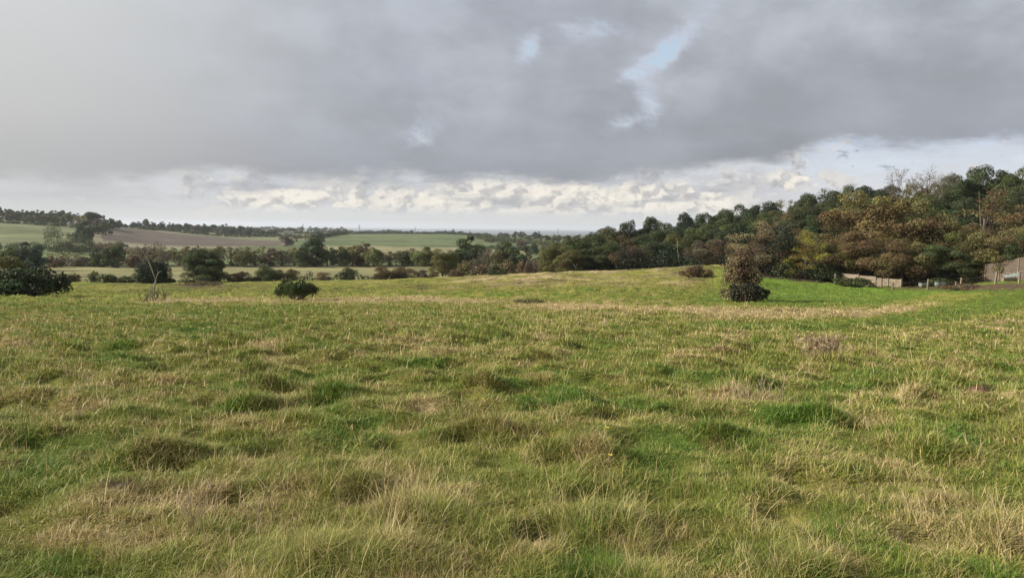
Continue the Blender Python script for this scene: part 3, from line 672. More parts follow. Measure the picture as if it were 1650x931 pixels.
#MIDBELT
B = 'trees of the belt across the valley'
def belt(rows, grp=B):
    for row in rows:
        px, top, w, r, key, col, label = row[:7]
        nm = row[7] if len(row) > 7 else 'tree'
        plant(px, top, w, r, key, col, label, name=nm, cat='bush' if 'bush' in nm or 'hedge' in nm else 'tree', group=grp)
belt([
 (48,391,60,235,'fround','blue','large dark oak rising behind the big dark bush at the meadow edge'),
 (8,398,40,228,'foak2','mid','green tree half hidden behind the big dark bush'),
 (88,413,40,262,'fbush','brown','low brown bush right beside the large dark oak of the belt','bush'),
 (130,414,52,270,'fbush','grey','long grey-brown bush between the dark oak and the twin green oaks','bush'),
 (160,401,38,268,'fround','mid','lighter left crown of the twin green oaks in the valley'),
 (184,394,42,266,'fround2','dk2','darker right crown of the twin green oaks in the valley'),
 (215,412,34,270,'fbush','brown','brown bush just right of the twin green oaks','bush'),
 (238,400,36,282,'fopen','brown','brown twiggy tree behind the clipped dark hedge block'),
 (262,403,36,280,'fopen','grey','grey-brown tree above the clipped dark hedge block'),
 (290,398,34,284,'fopen','olive','yellowish tree just left of the round lone oak'),
 (312,396,40,290,'fopen','brown','brown treetop showing over the round lone oak'),
 (345,397,40,290,'foak2','olive','olive treetop showing over the round lone oak, its lighter neighbour'),
 (372,398,38,284,'fopen','brown','brown tree immediately right of the round lone oak'),
 (392,402,36,276,'foak','olive','short olive tree between two brown ones in the valley belt'),
 (412,397,40,280,'fopen','rus2','rusty brown tree straight above the brown pair of hedge bushes'),
 (436,400,38,276,'foak2','brown','round brown tree behind the dark green hedge bush'),
 (455,404,34,278,'fopen','grey','greyish low tree left of the orange-tinted one in the belt'),
 (474,399,36,280,'fopen','gold','orange-tinted tree beside the tall dark oak of the belt'),
 (500,384,46,268,'fround2','dark','tall dark oak that tops the middle of the belt'),
 (490,403,50,262,'foak2','dk2','wide dark skirt tree at the foot of the tall belt oak'),
 (527,399,36,268,'foak','dk2','dark green tree right of the tall belt oak'),
 (548,397,38,272,'foak2','mid','mid-green tree, second right of the tall belt oak'),
 (568,396,34,276,'foak','rus2','rusty-topped dark tree left of the wide rusty crown'),
 (588,393,48,278,'fround','rust','wide rusty-topped crown on the valley belt under the green hill'),
 (600,399,40,266,'foak','lt','pale yellow-green tree in front of the wide rusty crown'),
 (628,405,38,268,'fopen','brown','brown short tree right of the pale yellow-green one'),
 (650,404,36,270,'foak2','dk2','dark low tree in the dip of the belt below the green hill'),
 (664,400,26,272,'fopen','rus2','thin russet tree beside the green dome of the belt'),
 (684,398,46,262,'fround','lt','green dome-shaped tree with yellow top in the belt'),
 (706,408,32,258,'foak2','mid','small green tree tucked against the green dome'),
 (756,381,54,222,'fround','dk2','tallest broad oak of the cluster at the meadow edge'),
 (742,402,50,214,'fround2','dark','dark lower tree in front of the tallest broad oak'),
 (778,408,36,210,'foak','dark','dark tree at the shoulder of the tallest broad oak'),
 (822,391,48,216,'fround2','dk2','dark double-topped oak right of the leafless brown tree'),
 (838,399,44,205,'fround','dark','dark rounded tree against the double-topped oak'),
 (806,405,34,196,'foak2','olive','olive tree in front of the double-topped oak'),
 (860,412,36,188,'foak','grey','greyish tree at the gap before the wood'),
 (880,404,34,200,'foak2','olive','small olive tree standing in the gap before the wood'),
 (820,418,42,160,'fbush','rus2','russet bush at the meadow edge below the double-topped oak','bush'),
 (846,419,32,158,'fbush','brown','brown bush beside the russet one at the meadow edge','bush'),
 (780,424,46,162,'fbush','grey','wide grey-brown bramble bush below the leafless brown tree','bush'),
 (752,420,36,165,'fbush','olive','olive bush at the foot of the tallest broad oak','bush'),
 (800,428,40,150,'fbush','dk2','dark bramble bush lying along the brow of the meadow','bush'),
 (884,424,30,155,'fbush','mid','green bush under the stubble glimpse at the wood tip','bush'),
 (898,412,30,160,'fbush','dk2','dark small bush joining the valley cluster to the wood','bush'),
])
G2 = 'bushes of the hedge at the far side of the meadow'
belt([
 (714,402,50,141,'oak','olive','spreading oak with its dark trunk showing at the meadow edge'),
 (325,402,82,139,'round','dk2','round lone oak on the far hedge of the meadow'),
], 'oaks in the far hedge of the meadow')
belt([
 (118,442,26,138,'bush','brown','brown bush in the far hedge, closest to the big dark bush','bush'),
 (100,444,22,140,'bush2','brown','small brown bush peeping over the big dark bush','bush'),
 (152,436,16,139,'bush','lt','thin pale green sapling bush between two low brown bushes','bush'),
 (178,442,26,138,'bush2','dk2','low dark bush left of the clipped hedge block','bush'),
 (202,444,26,138,'bush','mid','low green bush nearest the clipped hedge block','bush'),
 (272,447,22,137,'bush','ever','tiny dark bush between the hedge block and the round lone oak','bush'),
 (375,440,24,137,'bush2','rus2','reddish bush right beside the round lone oak','bush'),
 (391,437,26,137,'bush','brown','brown bush paired with the reddish one','bush'),
 (409,446,22,136,'bush2','dark','short dark bush left of the big dark green bush','bush'),
 (428,428,40,136,'bush','dk2','big dark green bush with brownish top in the far hedge','bush'),
 (446,434,26,137,'bush2','brown','brown bush leaning on the big dark green bush','bush'),
 (471,433,28,137,'bush','rus2','round brown-topped bush behind the spiky gorse','bush'),
 (522,438,30,136,'bush2','tan','tan twiggy bush standing alone in the far hedge','bush'),
 (562,431,34,136,'bush','dk2','compact dark green bush standing alone in the far hedge','bush'),
 (614,429,32,135,'bush2','rust','red-brown bush in the far hedge beneath the belt','bush'),
 (650,430,48,135,'bush','brown','wide brown bush right of the red-brown bush','bush'),
 (680,434,26,134,'bush2','grey','greyish end bush of the wide brown clump','bush'),
 (697,441,16,133,'bush','brown','little bush left of the spreading oak','bush'),
 (735,434,30,137,'bush2','brown','brown bush right under the spreading oak','bush'),
], G2)
#FAR
FG = 'far trees on the hillside'
belt([
 (137,358,40,560,'fround','dark','large dark round tree on the far green field'),
 (118,375,22,565,'fopen','olive','small olive tree left at the foot of the large dark round tree'),
 (148,342,44,830,'fround2','dk2','dome-topped tree at the end of the hilltop wood'),
 (131,347,24,810,'fopen','gold','golden-brown tree beside the pale barn'),
 (160,353,28,700,'foak2','grey','grey-green tree behind the large dark round tree'),
 (172,355,30,700,'foak','mid','green tree right of the large dark round tree'),
 (168,347,14,840,'ftall','dark','narrow tree with a small flat top on the hill skyline'),
 (190,354,22,860,'foak','dk2','small round tree ending the hilltop skyline group'),
 (180,352,24,850,'foak2','dark','dark tree on the skyline behind the green one'),
], FG)
rr_ = random.Random(11)
for i in range(19):                                                  # wood on the left hilltop
    px = -60 + i * 10.3 + rr_.uniform(-3, 3); top = [333,333,334,333,333,334,334,336,337,338,339,340,338,339,339,339,340,342,344][i] + rr_.uniform(-1, 1)
    plant(px, top, 19, rr_.uniform(880, 960), rr_.choice(['fround','fround2','foak']), rr_.choice(['dark','dk2','dark']), 'dark crown in the row along the hilltop wood', group='dark skyline trees of the hilltop wood')
for i in range(14):
    px = -50 + i * 13 + rr_.uniform(-4, 4)
    plant(px, 344 + rr_.uniform(-1, 2.5) - (2 if px < 30 else 0), 16, rr_.uniform(845, 865), rr_.choice(['fround','foak2']), rr_.choice(['grey','brown','olive','dk2']), 'brownish shorter tree along the front of the hilltop wood', group='brownish front trees of the hilltop wood')
far_top = [(222,357),(238,353),(246,358),(262,357),(277,359),(291,361),(305,360),(318,362),(332,361),(343,362),(352,367),(364,361),(375,366),(388,364),(402,367),(416,368),(428,371),(441,370)]
for px, top in far_top:
    plant(px, top, 17 + rr_.uniform(-3, 5), rr_.uniform(1060, 1180), rr_.choice(['fround','fround2']), rr_.choice(['dark','dk2','dk2','grey','blue']), 'dark tree in the line beyond the ploughed brown field', group='trees in the line beyond the ploughed field')
for i in range(26):
    px = 395 + i * 6.3 + rr_.uniform(-3, 3)
    plant(px, 366 + (px - 400) * .011 + rr_.uniform(-2.5, 1.5), 10 + rr_.uniform(-2, 3), rr_.uniform(2150, 2450), rr_.choice(['foak','ftall','foak2']), rr_.choice(['dk2','blue','grey']), 'tiny distant tree in the far plain hedgerow left of the sea', group='tiny distant trees of the far plain')
for i in range(30):
    px = 525 + i * 7.6 + rr_.uniform(-4, 4)
    plant(px, 370.5 + (px - 520) * .012 + rr_.uniform(-1.5, 2), 11 + rr_.uniform(-3, 3), rr_.uniform(2000, 2400), rr_.choice(['fround','fround2']), rr_.choice(['dark','dk2','blue']), 'tiny distant tree on the ridge in front of the sea', group='tiny distant trees along the ridge before the sea')
belt([
 (626,369,7,2000,'foak','dark','tiny lone round tree on the ridge against the sea, between two pylons'),
 (702,375,13,1250,'foak','dark','small dark tree on the hedge line over the crest of the green hill'),
 (715,371,9,1500,'foak2','dark','small tree left of the dark pair before the sea'),
 (724,373,15,1300,'foak','blue','darker lower tree of the pair before the sea'),
 (729,369,7,1900,'ftall','dark','taller lighter tree of the pair before the sea'),
 (512,374,26,760,'fround','dark','dark dense tree clump left of the green hill crest'),
 (497,377,22,780,'fopen','rus2','russet tree left of the dense dark clump'),
 (478,378,24,790,'fopen','brown','brown tree above the small green paddock'),
 (462,380,26,640,'foak2','grey','grey-green tree with a clear stem in the small paddock'),
 (448,375,14,1100,'foak','dark','dark round tree by the pale farm buildings'),
 (470,367,16,1500,'foak','dark','dark rounded tree on the plain behind the farm'),
 (458,367,13,1500,'foak2','dark','dark round tree left of its bigger twin on the plain'),
 (537,376,20,1020,'fbush','dark','long low dark bush on the crest of the green hill','bush'),
 (557,376.5,14,1030,'fbush','brown','short brown bush on the crest of the green hill','bush'),
 (806,374,10,1500,'foak','grey','greyish small tree where the far ridge trees begin'),
 (816,375,14,1200,'foak','dk2','dark tree on the far ridge left of the tallest one'),
 (830,373,12,1200,'foak2','dark','pointed dark tree on the far ridge'),
 (841,373,14,1150,'foak','dark','dark dome on the far ridge, centre of three'),
 (852,378,18,1050,'foak2','olive','olive broad tree on the slope of the far ridge'),
 (865,373,18,1050,'foak','blue','tallest dark tree of the far ridge left of the pylon'),
 (880,379,18,1000,'foak2','dark','dark tree on the far ridge below the tallest one'),
 (896,378,20,900,'foak','dk2','dark tree under the pylon'),
 (915,379,22,800,'foak2','dark','dark tree right of the pylon'),
 (932,378,24,700,'foak','dark','dark tree where the ridge meets the wood'),
 (875,386,22,640,'fopen','olive','yellow-olive round tree in front of the far ridge trees'),
 (893,390,26,600,'foak','mid','mid-green tree beside the yellow-olive round one'),
 (840,386,22,700,'fbush','grey','greyish hedge bush on the small strip fields','bush'),
 (812,388,24,660,'fbush','dk2','dark hedge bush on the small strip fields','bush'),
 (790,384,26,820,'fbush','brown','brownish hedge bush below the far green field','bush'),
 (858,392,24,520,'fbush','dark','dark bush above the pale stubble strip','bush'),
 (912,396,26,420,'foak2','dk2','dark green tree just before the stubble glimpse'),
 (948,383,30,420,'foak','dark','dark tree behind the low tip of the wood'),
], 'scattered far trees and bushes')

# ------------------------------------------------------------------ hedges: one object per hedge
def hedge(pts, width, height, label, col, seed, leaf=.4, per=60, name='hedge', group='field hedges', step=None, irr=.35, cat='hedge'):
    """pts: [(px, r), ...] -> lobes along the line"""
    rng = np.random.default_rng(seed); P = [np.array(spot(px, r)[:2]) for px, r in pts]; lobes = []
    step = step or width * .6
    for a, b in zip(P[:-1], P[1:]):
        d = np.linalg.norm(b - a); n = max(1, int(d / step))
        for k in range(n):
            p = a + (b - a) * (k + rng.random()) / n + rng.normal(0, width * .12, 2)
            hh = height * (1 + irr * rng.normal()); hh = max(hh, height * .35)
            z = gh(p[0], p[1])
            lobes.append(((p[0], p[1], z + hh * .35), np.array([width * .55, width * .55, hh * .65]), rng.random(), rng.random()))
    o0 = np.array([P[0][0], P[0][1], gh(*P[0])])
    V, f, c, A = leaves(lobes, per, leaf, rng, shell=.5, jit=1.0)
    o = link(name, mesh_np(name, V - o0[None], f, c, M_LEAF, {'var': A})); o.location = o0
    cc = COLR[col]; j = 1.25 if pts[0][1] > 150 else 1.0; o.color = (cc[0]*j, cc[1]*j, cc[2]*j, cc[3]); tag(o, label, cat, group); return o
hedge([(-60,455),(40,450),(120,440),(165,470)], 4, 3.6, 'dark hedge across the foot of the far green field', 'dk2', 1, .5)
hedge([(-60,760),(60,765),(128,770)], 4, 3.2, 'straight dark hedge dividing the two fields under the hilltop wood', 'dark', 2, .6)
hedge([(60,425),(100,415),(146,420)], 8, 6.5, 'tall bushy hedge clump left of the small green paddock in the valley', 'dk2', 3, .5)
hedge([(95,470),(140,460),(200,455)], 5, 4.5, 'brownish hedge running under the large dark round tree', 'brown', 4, .5)
hedge([(150,455),(200,440),(245,420),(285,410)], 5, 3.4, 'grey hedge along the bottom of the ploughed field', 'grey', 5, .5)
hedge([(205,345),(240,345),(275,350),(335,350)], 6, 5, 'brown hedge behind the clipped hedge block', 'brown', 6, .5)
hedge([(110,480),(165,500),(205,540)], 3, 2.2, 'thin dark hedge stub on the slope right of the large dark round tree', 'dark', 7, .5)
hedge([(160,930),(205,1000),(255,1010)], 4, 3.4, 'thin hedge along the top of the ploughed field, near the hill', 'dark', 8, .6)
hedge([(245,1050),(330,1010),(430,1000),(475,960)], 3.5, 3.4, 'long dark hedge along the top of the ploughed field', 'dark', 9, .6)
hedge([(475,900),(500,880),(525,900),(560,1040)], 4, 3.6, 'dark hedge climbing beside the small green paddock', 'dark', 10, .6)
hedge([(560,1150),(640,1160),(700,1150),(760,1080),(815,1000)], 3.5, 3.2, 'hedge line running over the crest of the green hill', 'dark', 11, .6)
hedge([(640,1900),(700,1850),(790,1500)], 5, 4, 'distant hedge at the ridge in front of the sea', 'dark', 12, 1.)
hedge([(770,900),(830,820),(900,760)], 5, 4.2, 'dark hedge under the far green field near the ridge trees', 'dk2', 13, .6)
hedge([(780,640),(830,600),(880,560)], 5, 3.2, 'hedge between the narrow strip fields', 'dk2', 14, .5)
hedge([(350,1500),(440,1450),(520,1400)], 5, 5, 'distant hedge behind the pale farm buildings', 'dk2', 15, .8)
hedge([(75,288),(150,286),(230,286),(300,286)], 4, 3.2, 'low hedge at the foot of the valley belt below the twin green oaks', 'brown', 16, .45)
hedge([(300,288),(400,286),(480,284),(560,283)], 5, 4.2, 'dense undergrowth hedge at the foot of the middle belt', 'dk2', 17, .45)
hedge([(560,283),(640,282),(700,272),(740,240)], 5, 4, 'undergrowth hedge at the foot of the belt below the green hill', 'dk2', 18, .45)
hedge([(735,185),(790,165),(850,158),(905,150)], 4, 3.0, 'tangled bramble hedge along the brow between the spreading oak and the wood', 'brown', 19, .3, 110)
hedge([(233,139),(252,138),(263,139)], 3.6, 3.4, 'clipped square block of dark hedge with a russet top, behind the dead sapling', 'ever', 20, .17, 1700, irr=.04, step=.7)
hedge([(105,139),(160,138),(230,138)], 1.6, 1.1, 'thin low hedge bottom between the big dark bush and the hedge block', 'dk2', 21, .2, 250)
hedge([(270,137),(370,137),(450,136)], 1.6, 1.0, 'thin low hedge bottom either side of the round lone oak', 'dk2', 22, .2, 250)
hedge([(450,136),(560,136),(700,134)], 1.4, .9, 'thin dark hedge bottom linking the solitary bushes in front of the pale field', 'dark', 23, .2, 250)
hedge([(905,149),(960,142),(1040,140),(1110,133),(1190,121)], 3.5, 3.0, 'dark undergrowth along the wood foot above the middle slope', 'ever', 24, .28, 120, group='undergrowth of the wood edge')
hedge([(1180,112),(1230,100),(1262,96)], 3.4, 3.8, 'black-green holly thicket under the tan half-bare tree', 'ever', 25, .2, 600, group='undergrowth of the wood edge')
hedge([(1262,95),(1300,94),(1345,93)], 2.6, 1.4, 'low grey-green bramble bank below the yellow-leaved tree', 'mid', 26, .16, 300, group='undergrowth of the wood edge')
hedge([(1300,100),(1360,99),(1440,97),(1520,96)], 4, 3.6, 'dark thicket behind the concrete panel fence', 'ever', 27, .22, 220, group='undergrowth of the wood edge')
hedge([(1520,95),(1560,95),(1585,96)], 3, 3.2, 'dark thicket above the bare soil bank, left of the brown timber fence', 'ever', 28, .22, 220, group='undergrowth of the wood edge')

# ------------------------------------------------------------------ near bushes
def custom_bush(px, py, w, h, r, col, label, seed, leaf, n, spiky=0, name='bush', cat='bush', flat=.9, per=None, shell=.5, lob=(.22, .34)):
    """solitary bush that stands on the meadow"""
    r = rfor(px, py) if r < 70 else r; rng = np.random.default_rng(seed); x, y, z = spot(px, r, py); ca = math.cos(azof(px, py)); W2 = w / F * r / 2 * ca ** 2; H = h / F * r * ca
    o = empty(name, (x, y, z)); tag(o, label, cat); lobes = []
    for k in range(n):
        u = rng.uniform(-.8, .8); v = rng.uniform(-.6, .6); e = 1 - .55 * u * u - .3 * v * v
        rad = W2 * rng.uniform(*lob) * (1 - .45 * abs(u)); cz = H * e * rng.uniform(.05, .72)
        lobes.append(((u * W2, v * W2, cz), np.array([rad, rad, min(rad, H * .35) * flat]), rng.random(), rng.random()))
    V, f, c, A = leaves(lobes, per or 2600, leaf, rng, up=.75 if spiky else 0, narrow=.45 if spiky else 1, shell=shell, jit=1.1)
    kz = H / np.percentile(V[:, 2], 99); kx = W2 / np.percentile(np.abs(V[:, 0]), 97); V = V * np.array([kx, kx, kz])[None]
    lobes = [((l[0][0]*kx, l[0][1]*kx, l[0][2]*kz), l[1], l[2], l[3]) for l in lobes]
    V[:, 2] = np.maximum(V[:, 2], -.05)
    fo = link('foliage', mesh_np('foliage', V, f, c, M_LEAF, {'var': A}), o); fo.color = COLR[col]
    mb = MB()
    for k in range(12):
        l = lobes[k % len(lobes)][0]
        mb.tube([(l[0] * .25, l[1] * .25, -.1), (l[0] * .6, l[1] * .6, l[2] * .5), l], [.05, .035, .012], 5)
    mb.build('stem', M_TWIG, o, True)
    return o
custom_bush(474, 484, 70, 31, 52, 'dk2', 'spiky dark gorse bush on the brow of the meadow', 41, .17, 16, spiky=1, per=2200)
custom_bush(6, 477, 186, 42, 57, 'dark', 'big dark spreading bush at the meadow edge below the belt oak', 42, .13, 46, per=1500, flat=.8)
custom_bush(8, 470, 76, 56, 66, 'olive', 'olive-topped bush rising behind the big dark bush', 43, .14, 22, per=1100)
custom_bush(1202, 487, 66, 29, 54.5, 'bram', 'dark bramble mound at the foot of the tan twiggy shrub in the hollow', 44, .11, 18, per=2200)
custom_bush(1193, 485, 56, 76, 56, 'tan', 'tan twiggy upright shrub standing alone in the green hollow', 45, .09, 56, per=1500, shell=.75, spiky=0, lob=(.34, .52))
custom_bush(1120, 452, 52, 20, 86, 'brown', 'low brown bracken patch at the lip of the green hollow', 46, .12, 20, per=1500, flat=.7)
custom_bush(325, 463, 70, 9, 108, 'brown', 'flat purplish-brown bramble mat before the round lone oak', 47, .12, 20, per=700, flat=.5)
custom_bush(855, 488, 48, 6, 45, 'olive', 'very low brown-grey bramble patch on the brow at mid-field', 48, .09, 18, per=1600, flat=.5)
custom_bush(1375, 465, 60, 14, 87, 'mid', 'nettle and bramble bank against the concrete panel fence', 49, .13, 22, per=1200, flat=.6)
custom_bush(1560, 463, 90, 8, 80.5, 'brown', 'dead brown weeds along the soil bank under the leaning post', 50, .12, 22, per=900, flat=.5)

def stems(px, py, r, n, H, spread, label, name, mat, seed, cat='plant', leafy=0, col='brown', lean=.25):
    r = rfor(px, py); rng = np.random.default_rng(seed); x, y, z = spot(px, r, py); o = empty(name, (x, y, z - .03)); tag(o, label, cat)
    mb = MB(); tips = []
    for k in range(n):
        a = rng.uniform(0, 6.28); d = spread * rng.random() ** .7; h = H * rng.uniform(.55, 1.05)
        b = np.array([d * math.cos(a), d * math.sin(a), 0]); t = b * 1.0 + np.array([rng.normal(0, lean * h), rng.normal(0, lean * h), h]); m = (b + t) / 2 + rng.normal(0, .04 * h, 3)
        w = .0035 * max(1, r / 9); mb.tube([b, m, t], [w, w * .8, w * .3], 4)
        tips.append((t, h))
        for q in range(3):
            s = b + (t - b) * rng.uniform(.4, .9); e = s + np.array([rng.normal(0, .15 * h), rng.normal(0, .15 * h), .18 * h]); mb.tube([s, e], [w * .6, w * .2], 3); tips.append((e, h))
    mb.build('stem', mat, o)
    if leafy:
        lobes = [((t[0], t[1], max(t[2] - .03, .05)), np.array([leafy, leafy, leafy * 1.6]), rng.random(), rng.random()) for t, h in tips]
        V, f, c, A = leaves(lobes, 9000, .028 * max(1, r / 14), rng, shell=.9, jit=1.2, narrow=.8)
        l = link('seed_head', mesh_np('seed_head', V, f, c, M_LEAF, {'var': A}), o); l.color = COLR[col]
    return o
stems(1322, 580, 13.2, 44, .42, .36, 'dead rusty-pink weed clump standing in the pale grass below the track', 'weed_clump', M_STRAW, 61, leafy=.03, col='pale')
stems(248, 486, 45, 26, .7, .7, 'brown dead weed clump next to the foot of the dead sapling', 'weed_clump', M_TWIG, 62, lean=.35)
stems(1225, 650, 9.3, 40, .36, .35, 'loose pale dry weed clump in the meadow, pointing upward', 'weed_clump', M_STRAW, 63, lean=.3)
stems(365, 850, 4.6, 16, .34, .30, 'bundle of thin dead stalks standing in the close left meadow', 'weed_clump', M_STRAW, 64, lean=.3)

# dead sapling with three bare limbs
def dead_sapling():
    r = rfor(249, 475); x, y, z = spot(249, r, 474); o = empty('dead_sapling', (x, y, z)); tag(o, 'bare dead sapling with one long limb leaning away and two short forked limbs', 'tree')
    k = r / F
    def P(px, py, d=0): return ((px - 249) * k, d, (474 - py) * k)
    mb = MB(); mb.tube([P(249, 478), P(248.6, 468), P(249, 458, .05), P(251.5, 452, .05)], [0.0884, 0.0680, 0.0578, 0.0476], 8)
    mb.build('trunk', M_PALEBARK, o, True)
    mb = MB(); mb.tube([P(250.5, 453, .05), P(246, 440, .1), P(240, 427, .2), P(234, 414, .2), P(228, 406.5, .1), P(223, 406.5, .0)], [0.0442, 0.0374, 0.0306, 0.0238, 0.0170, 0.0082], 6)
    mb.tube([P(235, 416, .2), P(237, 409, .4), P(236, 403, .5)], [0.0122, 0.0082, 0.0041], 4); mb.build('branch', M_PALEBARK, o, True)
    mb = MB(); mb.tube([P(251.3, 452, .05), P(254.5, 445, -.1), P(258.5, 440.5, -.2), P(262.5, 439, -.2)], [0.0408, 0.0306, 0.0218, 0.0095], 6); mb.build('branch', M_PALEBARK, o, True)
    mb = MB(); mb.tube([P(252.5, 449, 0), P(253, 442, .15), P(252, 436, .25)], [0.0238, 0.0150, 0.0068], 5); mb.build('branch', M_PALEBARK, o, True)
dead_sapling()

# bare branching trees
def bare_tree(px, top, w, r, label, seed, mat, depth=6, r0=.22, trunkfrac=.35, mulH=1.0, spread=.55, name='bare_tree', minr=.012):
    rng = np.random.default_rng(seed); x, y, z = spot(px, r); zt = unproj(px, top, r)[2]; H = (zt - z) * mulH
    o = empty(name, (x, y, z)); tag(o, label, 'tree'); mt = MB(); mb = MB()
    tp = [(0, 0, -.3), (rng.normal(0, .1), 0, H * trunkfrac * .5), (rng.normal(0, .2), rng.normal(0, .2), H * trunkfrac)]
    mt.tube(tp, [r0 * 1.2, r0, r0 * .85], 8)
    Wm = w / F * r / 2
    def grow(p, d, L, rad, dep):
        if dep == 0: return
        k = rng.integers(2, 4) if dep > 1 else 2
        for i in range(k):
            nd = d + rng.normal(0, spread, 3); nd[2] = abs(nd[2]) * .6 + .25 * (dep > 2); nd /= np.linalg.norm(nd)
            l = L * rng.uniform(.75, 1.15); q = p + nd * l; m = p + nd * l * .5 + rng.normal(0, .07 * l, 3)
            mb.tube([p, m, q], [rad, max(rad * .8, minr), max(rad * .6, minr * .8)], 4 if dep < 4 else 6, cap=False)
            grow(q, nd, L * .74, max(rad * .62, minr), dep - 1)
    Lt = (H * (1 - trunkfrac)) / 3.0
    for i in range(3):
        a = i * 2.1 + rng.uniform(-.4, .4); d = np.array([math.cos(a) * Wm / H * 1.6, math.sin(a) * Wm / H * 1.6, 1.0]); d /= np.linalg.norm(d)
        grow(np.array(tp[-1]), d, Lt, r0 * .6, depth)
    mt.build('trunk', mat, o, True)
    # fit the limbs to the height and spread
    V = np.array(mb.v); zs = V[:, 2]; t0 = H * trunkfrac
    V[:, 2] = t0 + (zs - t0) * (H - t0) / max(zs.max() - t0, .1)
    s = Wm / max(np.percentile(np.abs(V[:, 0]), 98), .1); kk = np.clip((V[:, 2] - t0) / (H - t0) * 3, 0, 1); V[:, 0] *= 1 + (s - 1) * kk; V[:, 1] *= 1 + (s - 1) * kk
    mb.v = [tuple(v) for v in V]
    mb.build('limbs', mat, o)
bare_tree(1490, 263, 66, 175, 'leafless tree whose bare branches fan out above the skyline of the wood', 71, M_TWIG, 6, .22, .45, minr=.022)
bare_tree(1450, 268, 44, 178, 'smaller leafless tree left beside the fan of bare branches', 72, M_TWIG, 5, .15, .5, minr=.022)
bare_tree(784, 396, 36, 185, 'leafless brown tree in the cluster between the tallest broad oak and the double-topped oak', 73, M_TWIG, 6, .25, .3, minr=.04)
bare_tree(1250, 348, 60, 101, 'bare-limbed ash rising through the tan autumn tree', 74, M_TWIG, 5, .10, .3, minr=.012)
def pale_trunk(pts, r, rad, label, name='dead_tree'):
    x, y, z = spot(pts[0][0][0], r, pts[0][0][1]); o = empty(name, (x, y, z)); tag(o, label, 'tree'); bx, by = pts[0][0]; k = r / F; zb = unproj(bx, by, r)[2] - z
    for i, seg in enumerate(pts):
        mb = MB(); P = [((p[0] - bx) * k, -.3 - .02 * j, zb + (by - p[1]) * k) for j, p in enumerate(seg)]
        if i == 0: P[0] = (P[0][0], P[0][1], -.3)
        mb.tube(P, [rad * (1 - .6 * j / (len(P) - 1)) * (1 if i == 0 else .75) for j in range(len(P))], 6); mb.build('trunk' if i == 0 else 'branch', M_PALEBARK, o, True)
pale_trunk([[(1096,424),(1092,410),(1090,398),(1090,390)],[(1092,409),(1097,416),(1100,424)]], 138, .095, 'forked pale dead trunk standing in front of the dark wood')
pale_trunk([[(1069,424),(1068.5,412),(1068,404)]], 139, .06, 'short thin pale stem left of the forked pale dead trunk')
pale_trunk([[(928,438),(927,431),(924,427)],[(927,431),(929,426)]], 139, .07, 'short pale crooked stem at the low tip of the wood')

# ------------------------------------------------------------------ fences at the wood edge
def at(px, py, r):
    a = azof(px, py); return np.array([r * math.sin(a), r * math.cos(a)])
def panel_fence():
    pxs = [1357, 1383, 1411, 1431, 1452]; rs = [93.5, 92.5, 91.5, 91, 90.5]; tops = [441, 442, 447, 449, 450]; bots = [452, 461, 462, 463, 463]
    x0, y0 = at(pxs[0], 452, rs[0]); z0 = gh(x0, y0); o = empty('panel_fence', (x0, y0, z0)); tag(o, 'weathered concrete panel fence half buried under the russet boughs', 'fence')
    pts = []
    for p, r, t, b in zip(pxs, rs, tops, bots):
        q = at(p, b, r); zt = unproj(p, t, r)[2]; pts.append((q[0] - x0, q[1] - y0, gh(*q) - z0, zt - z0))
    for i, (x, y, zb, zt) in enumerate(pts):
        mb = MB(); mb.box((x, y, (zb - .4 + zt + .06) / 2), (.16, .16, zt + .06 - zb + .4), 0.1); mb.build('post', M_PALEBARK if i == 0 else M_CONC, o)
    for i in range(len(pts) - 1):
        a, b = pts[i], pts[i+1]; dx, dy = b[0]-a[0], b[1]-a[1]; L = math.hypot(dx, dy); an = math.atan2(dy, dx); mx, my = (a[0]+b[0])/2, (a[1]+b[1])/2
        n = 3
        zb = min(a[2], b[2]) - .2; zt = (a[3] + b[3]) / 2
        for k in range(n):
            mb = MB(); h = (zt - zb) / n; zc = zb + h * (k + .5)
            mb.box((mx, my + .003 * k, zc), (L - .165, .05 + .012 * (k % 2), h - .015), an); mb.build('panel', M_CONC, o)
        mb = MB(); mb.box((mx, my - .045, zb + (zt - zb) * .52), (L - .17, .03, .07), an); mb.build('rail', M_CONC, o)
panel_fence()
def wire_fence():
    data = [(1345.5, 461, 12, 90, 0), (1368, 464, 10, 88.5, .05), (1420, 466, 12, 87, 0), (1438, 466, 9, 86.5, 0), (1495, 463, 14, 84.5, .05), (1541, 461, 7, 83.6, -.1), (1548, 461, 12, 83.4, .12), (1604, 460, 14, 82, .1), (1642, 459, 12, 81, 0)]
    x0, y0 = at(data[0][0], 460, data[0][3]); z0 = gh(x0, y0); o = empty('wire_fence', (x0, y0, z0)); tag(o, 'old post and wire fence with leaning grey posts along the wood edge', 'fence'); tops = []
    for px, by, h, r, t in data:
        x, y = at(px, by, r); zb = gh(x, y); H = h / F * r + .25
        mb = MB(); mb.box((x - x0, y - y0, zb - z0 + H / 2 - .2), (.13, .13, H + .2), .2, t); mb.build('post', M_WOOD, o); tops.append((x - x0, y - y0, zb - z0 + H - .25))
    mb = MB()
    for a, b in zip(tops[:-1], tops[1:]):
        for dz in (0, -.35): mb.tube([(a[0], a[1] - .08, a[2] + dz), ((a[0]+b[0])/2, (a[1]+b[1])/2 - .08, (a[2]+b[2])/2 + dz - .06), (b[0], b[1] - .08, b[2] + dz)], [.005]*3, 3)
    mb.build('wire', M_TWIG, o)
wire_fence()
